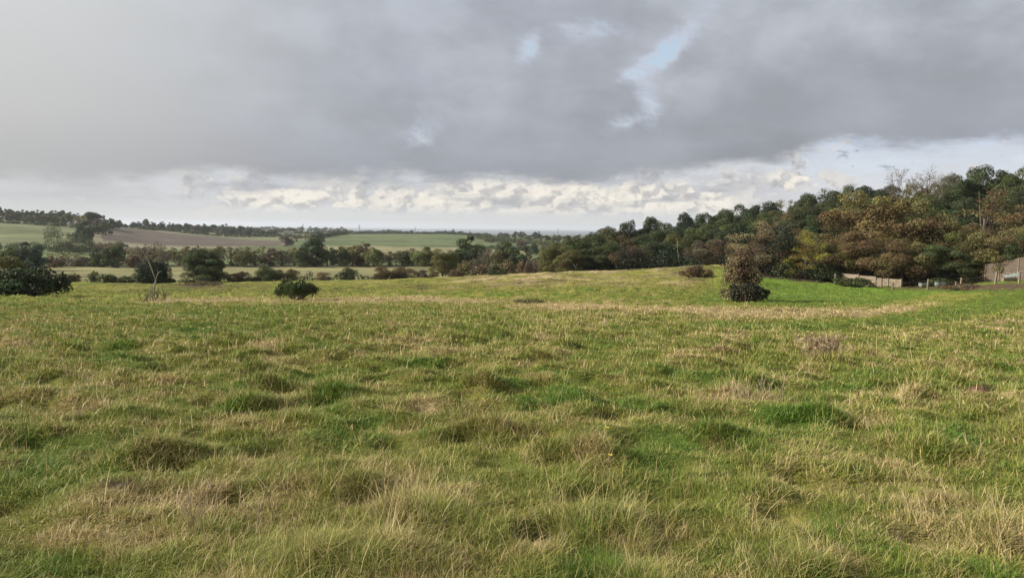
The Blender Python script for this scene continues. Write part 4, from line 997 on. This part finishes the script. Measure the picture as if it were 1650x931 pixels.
def timber_fence():
    pxs = [1587, 1609, 1640, 1680, 1730, 1790]; rs = [92.5, 91.5, 90, 88.5, 87, 85.5]; tops = [426, 424, 416, 409, 402, 395]; bots = [450, 448, 446, 444, 442, 440]
    x0, y0 = at(pxs[0], 450, rs[0]); z0 = gh(x0, y0); o = empty('timber_fence', (x0, y0, z0)); tag(o, 'tall brown timber garden fence climbing the bank under the wood', 'fence'); pts = []
    for p, r, t, b in zip(pxs, rs, tops, bots):
        q = at(p, b, r); pts.append((q[0]-x0, q[1]-y0, min(gh(*q), unproj(p, b, r)[2]) - z0 - .2, unproj(p, t, r)[2] - z0))
    for i, (x, y, zb, zt) in enumerate(pts):
        mb = MB(); mb.box((x, y - .03, (zb + zt) / 2), (.12, .12, zt - zb + .05), .1); mb.build('post', M_WOOD, o)
    for a, b in zip(pts[:-1], pts[1:]):
        mb = MB(); dx, dy = b[0]-a[0], b[1]-a[1]; L = math.hypot(dx, dy); n = 14; an = math.atan2(dy, dx)
        rows = 9
        for k in range(rows):      # horizontal overlapping boards that follow the slope
            f0, f1 = k / rows, (k + 1.12) / rows
            def pt(q, f, off): return (q[0], q[1] + off, q[2] + (q[3] - q[2]) * f)
            o1 = .03; o2 = .05
            vs = [pt(a, f0, -o2), pt(b, f0, -o2), pt(b, min(f1, 1.02), -o1 + .015), pt(a, min(f1, 1.02), -o1 + .015), pt(a, f0, .0), pt(b, f0, .0), pt(b, min(f1, 1.02), .0), pt(a, min(f1, 1.02), .0)]
            mb.add(vs, [(0,1,2,3),(7,6,5,4),(0,4,5,1),(3,2,6,7),(0,3,7,4),(1,5,6,2)])
        mb.build('boards', M_BROWNWOOD, o)
        mb = MB(); mb.tube([pt(a, .45, -.08), pt(b, .45, -.08)], [.04, .04], 4); mb.build('rail', M_WOOD, o)
timber_fence()
def trough(px, py, r, w, label):
    x, y, z = spot(px, r, py); z = max(z, unproj(px, py + 3, r)[2]); h = .26; o = empty('trough', (x, y, z), .1); tag(o, label, 'trough', 'pale troughs behind the wire fence')
    mb = MB(); t = .04; d = .5
    for c, s in [((0, 0, .12), (w, d, .04)), ((0, -d/2, h/2 + .1), (w, t, h)), ((0, d/2, h/2 + .1), (w, t, h)), ((-w/2, 0, h/2 + .1), (t, d - t*1.1, h)), ((w/2, 0, h/2 + .1), (t, d - t*1.1, h))]: mb.box(c, s)
    mb.build('basin', M_PALEMETAL, o)
    for sx in (-1, 1): mb = MB(); mb.box((sx * w * .38, 0, .05), (.1, d * .8, .1)); mb.build('foot', M_CONC, o)
trough(1515, 458, 85.3, .8, 'pale greenish metal trough on the soil bank below the dark green dense tree')
trough(1488, 459, 86, .7, 'small whitish trough left beside the greenish one, behind a fence post')
def sheet_pile():
    x, y, z = spot(1632, 84.5, 450); z = unproj(1632, 448, 84.5)[2]; o = empty('metal_sheet', (x, y, z), .05); tag(o, 'crumpled pale metal sheet lying in front of the brown timber fence', 'metal sheet')
    rng = np.random.default_rng(4); n = 16; vs = []; fs = []
    for i in range(n + 1):
        for j in range(4): vs.append((-.8 + 1.6 * i / n, -.3 + .2 * j, .05 + .28 * (i / n) + .04 * math.sin(i * 1.9) + rng.uniform(-.02, .02) + .06 * j))
    for i in range(n):
        for j in range(3): a = i*4+j; fs.append((a, a+4, a+5, a+1))
    k = len(vs); vs += [(v[0], v[1], v[2] - .02) for v in vs]; fs += [tuple(q + k for q in f[::-1]) for f in fs[:]]
    mb = MB(); mb.add(vs, fs); mb.build('sheet', M_PALEMETAL, o)
    mb = MB(); mb.box((-.2, .2, -.15), (1.3, .4, .3)); mb.build('support', M_WOOD, o)
sheet_pile()

# ------------------------------------------------------------------ far farm buildings and pylons
def house(px, r, L, D, H, rh, rz, wall, label, wins=3, name='farmhouse'):
    x, y, z = spot(px, r, 380); o = empty(name, (x, y, z), rz); tag(o, label, 'building', 'far farm buildings')
    mb = MB(); l, d = L/2, D/2
    mb.add([(-l,-d,-1),(l,-d,-1),(l,d,-1),(-l,d,-1),(-l,-d,H),(l,-d,H),(l,d,H),(-l,d,H),(-l,0,H+rh),(l,0,H+rh)], [(0,1,5,4),(2,3,7,6),(1,2,6,9,5),(3,0,4,8,7),(3,2,1,0)])
    mb.build('wall', wall, o)
    mb = MB(); e = .4; t = .18
    for s in (-1, 1):
        mb.add([(-l-e, s*(d+e), H-.2), (l+e, s*(d+e), H-.2), (l+e, 0, H+rh+.05), (-l-e, 0, H+rh+.05), (-l-e, s*(d+e), H-.2+t), (l+e, s*(d+e), H-.2+t), (l+e, 0, H+rh+.05+t), (-l-e, 0, H+rh+.05+t)],
               [(0,1,2,3),(7,6,5,4),(0,4,5,1),(3,2,6,7),(0,3,7,4),(1,5,6,2)])
    rf = mb.build('roof', M_SLATE, o)
    mb = MB(); mb.box((l*.6, .2, H+rh+.6), (.8, .8, 1.6)); mb.build('chimney', wall, rf)
    for k in range(wins):
        mb = MB(); mb.box((-l + L*(k+.5)/wins, -d-.03, H*.55), (1.3, .08, 1.4)); mb.build('window', M_WINDOW, o)
house(423, 1120, 7, 5, 3.6, 2.2, .1, M_WHITEWALL, 'left one of the two small white farm buildings beyond the ploughed field')
house(432, 1135, 6, 6, 4.4, 2.6, .9, M_WHITEWALL, 'taller white farm building right beside its smaller twin')
house(465, 1300, 16, 7, 3, 2, .15, M_CREAMWALL, 'long low cream farm shed on the plain behind the paddock')
house(119, 800, 9, 6, 2.2, 1.5, -.3, M_CREAMWALL, 'pale cream barn between the hilltop wood and the golden-brown tree', name='barn')
def pylon(px, top, r, label):
    x, y, z = spot(px, r, 372); H = unproj(px, top, r)[2] - z; o = empty('pylon', (x, y, z), .5); tag(o, label, 'pylon', 'electricity pylons on the plain'); w = .22 * r / 2000
    mb = MB(); b = H * .11
    for sx in (-1, 1):
        for sy in (-1, 1):
            mb.tube([(sx*b, sy*b, -1), (sx*b*.35, sy*b*.35, H*.55), (sx*b*.18, sy*b*.18, H*.92), (0, 0, H)], [w, w*.8, w*.7, w*.5], 4)
    for k in range(8):
        z0, z1 = H*k/9, H*(k+1)/9; f = lambda zz: b * (1 - .65 * min(zz / (H*.55), 1)) if zz < H*.55 else b * .3
        for s in (-1, 1):
            mb.tube([(-f(z0), s*f(z0), z0), (f(z1), s*f(z1), z1)], [w*.5]*2, 3); mb.tube([(f(z0), s*f(z0), z0), (-f(z1), s*f(z1), z1)], [w*.5]*2, 3)
    mb.build('lattice_mast', M_STEEL, o)
    for zz, aw in ((.62, .17), (.76, .20), (.9, .13)):
        mb = MB(); mb.tube([(-H*aw, 0, H*zz), (0, 0, H*(zz+.02)), (H*aw, 0, H*zz)], [w*.4, w*.9, w*.4], 4); mb.tube([(-H*aw, 0, H*zz), (0, 0, H*(zz-.04)), (H*aw, 0, H*zz)], [w*.4]*3, 4); mb.build('cross_arm', M_STEEL, o)
pylon(579, 361.5, 2500, 'pylon on the plain, second from the hill, standing before the sea haze')
pylon(488, 360, 2700, 'faintest pylon, near the farm end of the plain')
pylon(669, 365.5, 2500, 'pylon standing right of the lone round ridge tree before the sea')
pylon(899, 368, 2300, 'pylon rising over the ridge trees close to the wood')
pylon(757, 369.5, 3600, 'smallest pylon behind the ridge in the middle of the sea line')

# ------------------------------------------------------------------ small things in the meadow
def mound(px, py, r, w, h, label, seed, mat=None):
    r = rfor(px, py); rng = np.random.default_rng(seed); x, y, z = spot(px, r, py); n = 28; m = 7; vs = [(0, 0, h)]; fs = []
    for j in range(1, m + 1):
        for k in range(n):
            a = k * 2*math.pi/n; q = j / m; rad = w/2 * q * (1 + .2 * math.sin(3*a + seed) + .1 * rng.normal()); vs.append((rad * math.cos(a), rad * .8 * math.sin(a), h * (1 - q*q) * (1 + .35 * rng.normal()) - .04 * q))
    for k in range(n): fs.append((0, 1 + k, 1 + (k+1) % n))
    for j in range(m - 1):
        for k in range(n): a = 1 + j*n + k; b = 1 + j*n + (k+1) % n; fs.append((a, a + n, b + n, b))
    mb = MB(); mb.add(vs, fs); o = mb.build('molehill', mat or M_SOIL, None, True); o.location = (x, y, z + .0); tag(o, label, 'molehill', 'patches of dug soil')
mound(1573, 630, 9.6, .34, .06, 'flat mound of red-brown dug soil in the green meadow', 3)
mound(197, 790, 5.0, .24, .012, 'dark scrape of bare soil under a green tussock', 5, M_DARKSOIL)
def flower(px, py, r, label, s=.011):
    r = rfor(px, py); x, y, z = spot(px, r, py); o = empty('flower', (x, y, z)); tag(o, label, 'flower', 'yellow meadow flowers'); mb = MB(); mb.tube([(0,0,0), (.01,0,.08), (.0,.01,.15)], [.0015]*3, 4); mb.build('stem', M_WOOD, o)
    mb = MB(); 
    for k in range(6):
        a = k * math.pi / 3; c, d = math.cos(a), math.sin(a); mb.add([(0,.01,.15), (s*c - s*.5*d, .01 + s*d + s*.5*c, .156), (s*1.6*c, .01 + s*1.6*d, .154), (s*c + s*.5*d, .01 + s*d - s*.5*c, .156)], [(0,1,2,3)])
    mb.build('petals', M_PETAL, o)
flower(978, 722, 6.4, 'yellow flower in the middle of the meadow, higher up the slope'); flower(983, 765, 5.55, 'yellow flower just down the slope from its twin'); flower(777, 655, 8, 'tiny yellow flower by the pale tussocks', .009)

# ------------------------------------------------------------------ light
SUN = Vector((-.86, -.06, .47)).normalized()
sel = math.asin(SUN.z); srot = math.atan2(SUN.x, SUN.y)
ld = bpy.data.lights.new('sun', 'SUN'); ld.energy = 4.5; ld.angle = math.radians(4); ld.color = (1, .93, .82)
lo = bpy.data.objects.new('sun', ld); COL.objects.link(lo); lo.rotation_euler = (-SUN).to_track_quat('-Z', 'Y').to_euler(); lo.location = (0, 0, 80)

# ------------------------------------------------------------------ sky
EXP = 0.55; PUFF0 = .475
def lin(c): return tuple(((v/255 + .055)/1.055) ** 2.4 if v > 10 else v/255/12.92 for v in c)
def build_world():
    w = bpy.data.worlds.new('World'); SC.world = w; w.use_nodes = True; nt = w.node_tree; N = nt.nodes; L = nt.links; N.clear()
    def val(v, sock):
        if isinstance(v, (int, float)): sock.default_value = v
        else: L.new(v, sock)
    def M(op, a, b=0, c=None, clamp=False):
        n = N.new('ShaderNodeMath'); n.operation = op; n.use_clamp = clamp; val(a, n.inputs[0]); val(b, n.inputs[1])
        if c is not None: val(c, n.inputs[2])
        return n.outputs[0]
    add = lambda a, b: M('ADD', a, b); mul = lambda a, b: M('MULTIPLY', a, b); sub = lambda a, b: M('SUBTRACT', a, b)
    def ss(a, b, x):
        n = N.new('ShaderNodeMapRange'); n.interpolation_type = 'SMOOTHSTEP'; val(x, n.inputs[0]); val(a, n.inputs[1]); val(b, n.inputs[2]); n.inputs[3].default_value = 0; n.inputs[4].default_value = 1; return n.outputs[0]
    def comb(x, y, z=0):
        n = N.new('ShaderNodeCombineXYZ'); val(x, n.inputs[0]); val(y, n.inputs[1]); val(z, n.inputs[2]); return n.outputs[0]
    def noise(v, sc, det=6, ro=.55, dist=0):
        n = N.new('ShaderNodeTexNoise'); n.inputs['Scale'].default_value = sc; n.inputs['Detail'].default_value = det; n.inputs['Roughness'].default_value = ro; n.inputs['Distortion'].default_value = dist; L.new(v, n.inputs['Vector']); return n.outputs[0]
    def rgb(c):
        n = N.new('ShaderNodeRGB'); n.outputs[0].default_value = (*lin(c), 1); return n.outputs[0]
    def mix(f, a, b):
        n = N.new('ShaderNodeMix'); n.data_type = 'RGBA'; n.clamp_factor = True; val(f, n.inputs[0]); L.new(a, n.inputs[6]); L.new(b, n.inputs[7]); return n.outputs[2]
    tc = N.new('ShaderNodeTexCoord'); sp = N.new('ShaderNodeSeparateXYZ'); L.new(tc.outputs['Generated'], sp.inputs[0])
    x, y, z = sp.outputs
    U = M('ARCTAN2', x, y); V = M('ARCSINE', M('MINIMUM', M('MAXIMUM', z, -1.0), 1.0))
    def curve(points, src, lo=-.75, hi=.75, vmax=.3):
        n = N.new('ShaderNodeFloatCurve'); t = M('DIVIDE', sub(src, lo), hi - lo, clamp=True); L.new(t, n.inputs['Value']); c = n.mapping.curves[0]
        pts = [((a - lo) / (hi - lo), v / vmax) for a, v in points]
        c.points[0].location = (0, pts[0][1]); c.points[1].location = (1, pts[-1][1])
        for a, v in pts: c.points.new(a, v)
        n.mapping.update(); return mul(n.outputs[0], vmax)
    edge_px = [(0,283),(250,284),(450,284),(600,287),(800,287),(950,292),(1080,284),(1140,264),(1210,252),(1350,237),(1500,234),(1650,218)]
    edge = curve([(azof(p, q), elof(p, q)) for p, q in edge_px], U)
    uv = comb(U, V, 0)
    uv2 = comb(U, mul(V, 2.4), 0)
    # perspective coordinates of a cloud deck overhead
    den = add(M('MAXIMUM', z, 0.0), .09)
    deckv = comb(M('DIVIDE', x, den), M('DIVIDE', y, den), 0)
    nE = noise(uv2, 7, 7, .6); nE2 = noise(uv2, 32, 5, .6)
    ve = add(add(V, mul(sub(nE, .5), .075)), mul(sub(nE2, .5), .016))
    deck = ss(sub(edge, .011), add(edge, .012), ve)
    # gaps through the deck
    def gauss(px, py, rx, ry, rot=0):
        cu, cv = azof(px, py), elof(px, py); a = sub(U, cu); b = sub(V, cv); c, s = math.cos(rot), math.sin(rot)
        p = add(mul(a, c), mul(b, s)); q = sub(mul(b, c), mul(a, s))
        e = add(mul(mul(p, p), (F / rx) ** 2), mul(mul(q, q), (F / ry) ** 2)); return M('POWER', 2.718, mul(e, -1))
    g = None
    for a in [(1036,108,34,12,.45,1.0),(1090,68,62,17,.75,.85),(1045,160,20,40,.2,.45),(850,82,22,15,.9,.7),(1010,195,30,14,.3,.4),(930,52,80,20,0,.38),(680,215,50,22,.5,.3)]:
        t = mul(gauss(*a[:4], rot=a[4]), a[5]); g = t if g is None else add(g, t)
    nG = noise(comb(add(U, mul(V, .5)), mul(V, 1.2), 0.), 19, 9, .72, .25)
    nG2 = noise(comb(add(U, mul(V, .6)), mul(V, 1.3), 7.0), 34, 8, .66, .0)
    nW = add(mul(nG, .45), mul(nG2, .55)); gap = mul(M('MINIMUM', mul(g, 2.2), 1.0), ss(.50, .60, add(nW, mul(sub(g, .6), .10))))
    gapsoft = mul(ss(.05, .9, add(g, mul(sub(nG, .5), 1.6))), ss(.0, .25, g))
    # deck colour
    nD = noise(deckv, .55, 7, .55, .4); nD2 = noise(comb(U, mul(V, 1.7), 2.), 5.5, 7, .55)
    left = sub(1.0, ss(-.62, -.12, add(U, mul(sub(nD2, .5), .25))))
    cR = mix(ss(.35, .68, nD2), rgb((159,164,172)), rgb((190,195,204)))
    cR = mix(mul(sub(1.0, ss(0.0, .13, sub(V, edge))), .55), cR, rgb((146,149,156)))
    cR = mix(mul(sub(1.0, ss(0.0, .035, sub(V, edge))), .35), cR, rgb((136,140,147)))
    cR = mix(mul(ss(.40, .62, nD), .28), cR, rgb((176,181,196)))
    cL = mix(ss(0, .3, V), rgb((190,189,188)), rgb((213,215,216)))
    cL = mix(mul(sub(1.0, ss(0.0, .08, sub(V, edge))), .45), cL, rgb((172,173,176)))
    dk = mix(left, cR, cL)
    dk = mix(gapsoft, dk, rgb((190,199,218)))
    # the bright band below the deck
    right = ss(.27, .42, U)
    lowl = mix(ss(.0, .05, V), rgb((216,217,216)), rgb((214,217,222)))
    low = mix(right, lowl, mix(ss(.03, .13, V), rgb((224,226,229)), rgb((205,220,240))))
    cv_ = comb(U, mul(V, 1.45), 5.0)
    def puff(v):
        dn = N.new('ShaderNodeTexNoise'); dn.inputs['Scale'].default_value = 26; dn.inputs['Detail'].default_value = 5; L.new(v, dn.inputs['Vector'])
        vm = N.new('ShaderNodeVectorMath'); vm.operation = 'MULTIPLY_ADD'; L.new(dn.outputs['Color'], vm.inputs[0]); vm.inputs[1].default_value = (.03, .03, 0); L.new(v, vm.inputs[2])
        out = None
        for sc_, wt in ((21, .48), (52, .32), (120, .16)):
            vo = N.new('ShaderNodeTexVoronoi'); vo.feature = 'F1'; vo.inputs['Scale'].default_value = sc_; L.new(vm.outputs[0], vo.inputs['Vector'])
            t = mul(sub(1.0, vo.outputs['Distance']), wt); out = t if out is None else add(out, t)
        return add(mul(out, .62), mul(noise(v, 11, 6, .6), .5))
    nC = puff(cv_); nC2 = puff(comb(add(U, -.005), add(mul(V, 1.45), .010), 5.0))
    band = mul(ss(.012, .03, V), sub(1.0, ss(.12, .15, V)))
    hump = add(add(gauss(960,325,190,42), mul(gauss(470,328,140,34), .85)), add(mul(gauss(1120,335,60,26), .8), mul(gauss(720,320,120,30), .6)))
    hump = add(hump, mul(gauss(1290,292,60,22), .75))
    cm = ss(PUFF0, PUFF0 + .06, add(nC, mul(sub(hump, .5), .26)))
    relief = add(mul(ss(-.075, .05, sub(nC, nC2)), .75), mul(ss(.35, .65, noise(cv_, 48, 6, .65, .2)), .35))
    cream = mix(ss(.2, .8, hump), rgb((222,220,218)), rgb((250,243,230)))
    shade = mix(ss(.2, .8, hump), rgb((172,174,180)), rgb((184,182,184)))
    cum = mix(relief, shade, cream)
    nL = noise(comb(U, mul(V, 2.6), 11.0), 11, 8, .66, .3)
    low = mix(mul(mul(ss(.40, .62, nL), mul(band, sub(1.0, mul(right, .65)))), .7), low, rgb((184,185,191)))
    low = mix(mul(mul(ss(.50, .62, nL), M('MINIMUM', add(hump, .15), 1.0)), .75), low, rgb((238,231,220)))
    low = mix(mul(mul(cm, band), .95), low, cum)
    # grey shelves in the band
    nS = noise(comb(mul(U, .9), mul(V, 6.0), 9.0), 8, 6, .55, .3)
    sh = mul(mul(ss(.50, .64, nS), ss(.018, .04, V)), sub(1.0, ss(.26, .36, U)))
    low = mix(mul(sh, .75), low, rgb((176,179,186)))
    # left haze of rain
    rain = sub(1.0, ss(-.56, -.3, U)); low = mix(mul(rain, .6), low, rgb((197,197,197)))
    # small dark scraps right
    nP = noise(comb(U, mul(V, 2.8), 3.0), 21, 6, .6, .2); low = mix(mul(mul(ss(.60, .70, nP), right), ss(.05, .07, V)), low, rgb((160,166,180)))
    fr = mul(mul(sub(1.0, ss(.0, .028, sub(edge, V))), ss(.16, .3, U)), .0)
    dk = mix(mul(mul(M('MINIMUM', mul(g, 2.0), 1.0), ss(.40, .56, add(nW, mul(sub(g, .6), .08)))), .7), dk, rgb((200,206,217)))
    col = mix(deck, low, dk)
    # horizon veil
    col = mix(mul(sub(1.0, ss(-.01, .02, V)), .85), col, rgb((206,207,206)))
    # behind the viewer: plain bright broken cloud
    back = ss(.0, .5, mul(y, -1)); col = mix(back, col, rgb((200,202,204)))
    sky = N.new('ShaderNodeTexSky'); sky.sky_type = 'NISHITA'; sky.sun_disc = False; sky.sun_elevation = sel; sky.sun_rotation = srot; sky.air_density = 1.2; sky.dust_density = 1.5
    b1 = N.new('ShaderNodeBackground'); L.new(sky.outputs[0], b1.inputs[0]); b1.inputs[1].default_value = .13
    b2 = N.new('ShaderNodeBackground'); L.new(col, b2.inputs[0]); b2.inputs[1].default_value = 1 / 2 ** EXP
    ms = N.new('ShaderNodeMixShader'); cover_ = M('SUBTRACT', 1.0, mul(mul(gap, deck), .62)); L.new(cover_, ms.inputs[0]); L.new(b1.outputs[0], ms.inputs[1]); L.new(b2.outputs[0], ms.inputs[2])
    o = N.new('ShaderNodeOutputWorld'); L.new(ms.outputs[0], o.inputs[0])
    w.cycles.sampling_method = 'MANUAL'; w.cycles.sample_map_resolution = 512
build_world()

# ------------------------------------------------------------------ haze: the damp air between us and the coast
def build_haze():
    mb = MB(); S = 21500; z0, z1 = -92, 62
    mb.box((0, 0, (z0 + z1) / 2), (2*S, 2*S, z1 - z0)); m, nt, N, L = new_mat('damp_air')
    v = N.new('ShaderNodeVolumePrincipled'); v.inputs['Density'].default_value = HAZE; v.inputs['Color'].default_value = (.86, .91, 1, 1); v.inputs['Anisotropy'].default_value = .2
    o = N.new('ShaderNodeOutputMaterial'); L.new(v.outputs[0], o.inputs['Volume'])
    h = mb.build('haze', m); tag(h, 'thin damp grey haze in the air over the valley and sea', 'haze', kind='stuff')
HAZE = 8e-5
build_haze()

# ------------------------------------------------------------------ camera
cd = bpy.data.cameras.new('camera'); cam = bpy.data.objects.new('camera', cd); COL.objects.link(cam)
cam.matrix_world = Matrix.Translation((0, 0, CAMZ)) @ cam_matrix().to_4x4()
cd.sensor_width = 36; cd.lens = 36 * F / 1650; cd.clip_end = 80000; cd.clip_start = .05
SC.camera = cam
vs = SC.view_settings; SC.display_settings.display_device = 'sRGB'; vs.view_transform = 'Standard'; vs.look = 'None'; vs.exposure = EXP; vs.gamma = 1; vs.use_curve_mapping = False
cy = SC.cycles; cy.max_bounces = 5; cy.diffuse_bounces = 3; cy.glossy_bounces = 2; cy.transmission_bounces = 3; cy.volume_bounces = 1; cy.transparent_max_bounces = 4
cy.use_denoising = True; cy.caustics_reflective = False; cy.caustics_refractive = False
SC.render.film_transparent = False
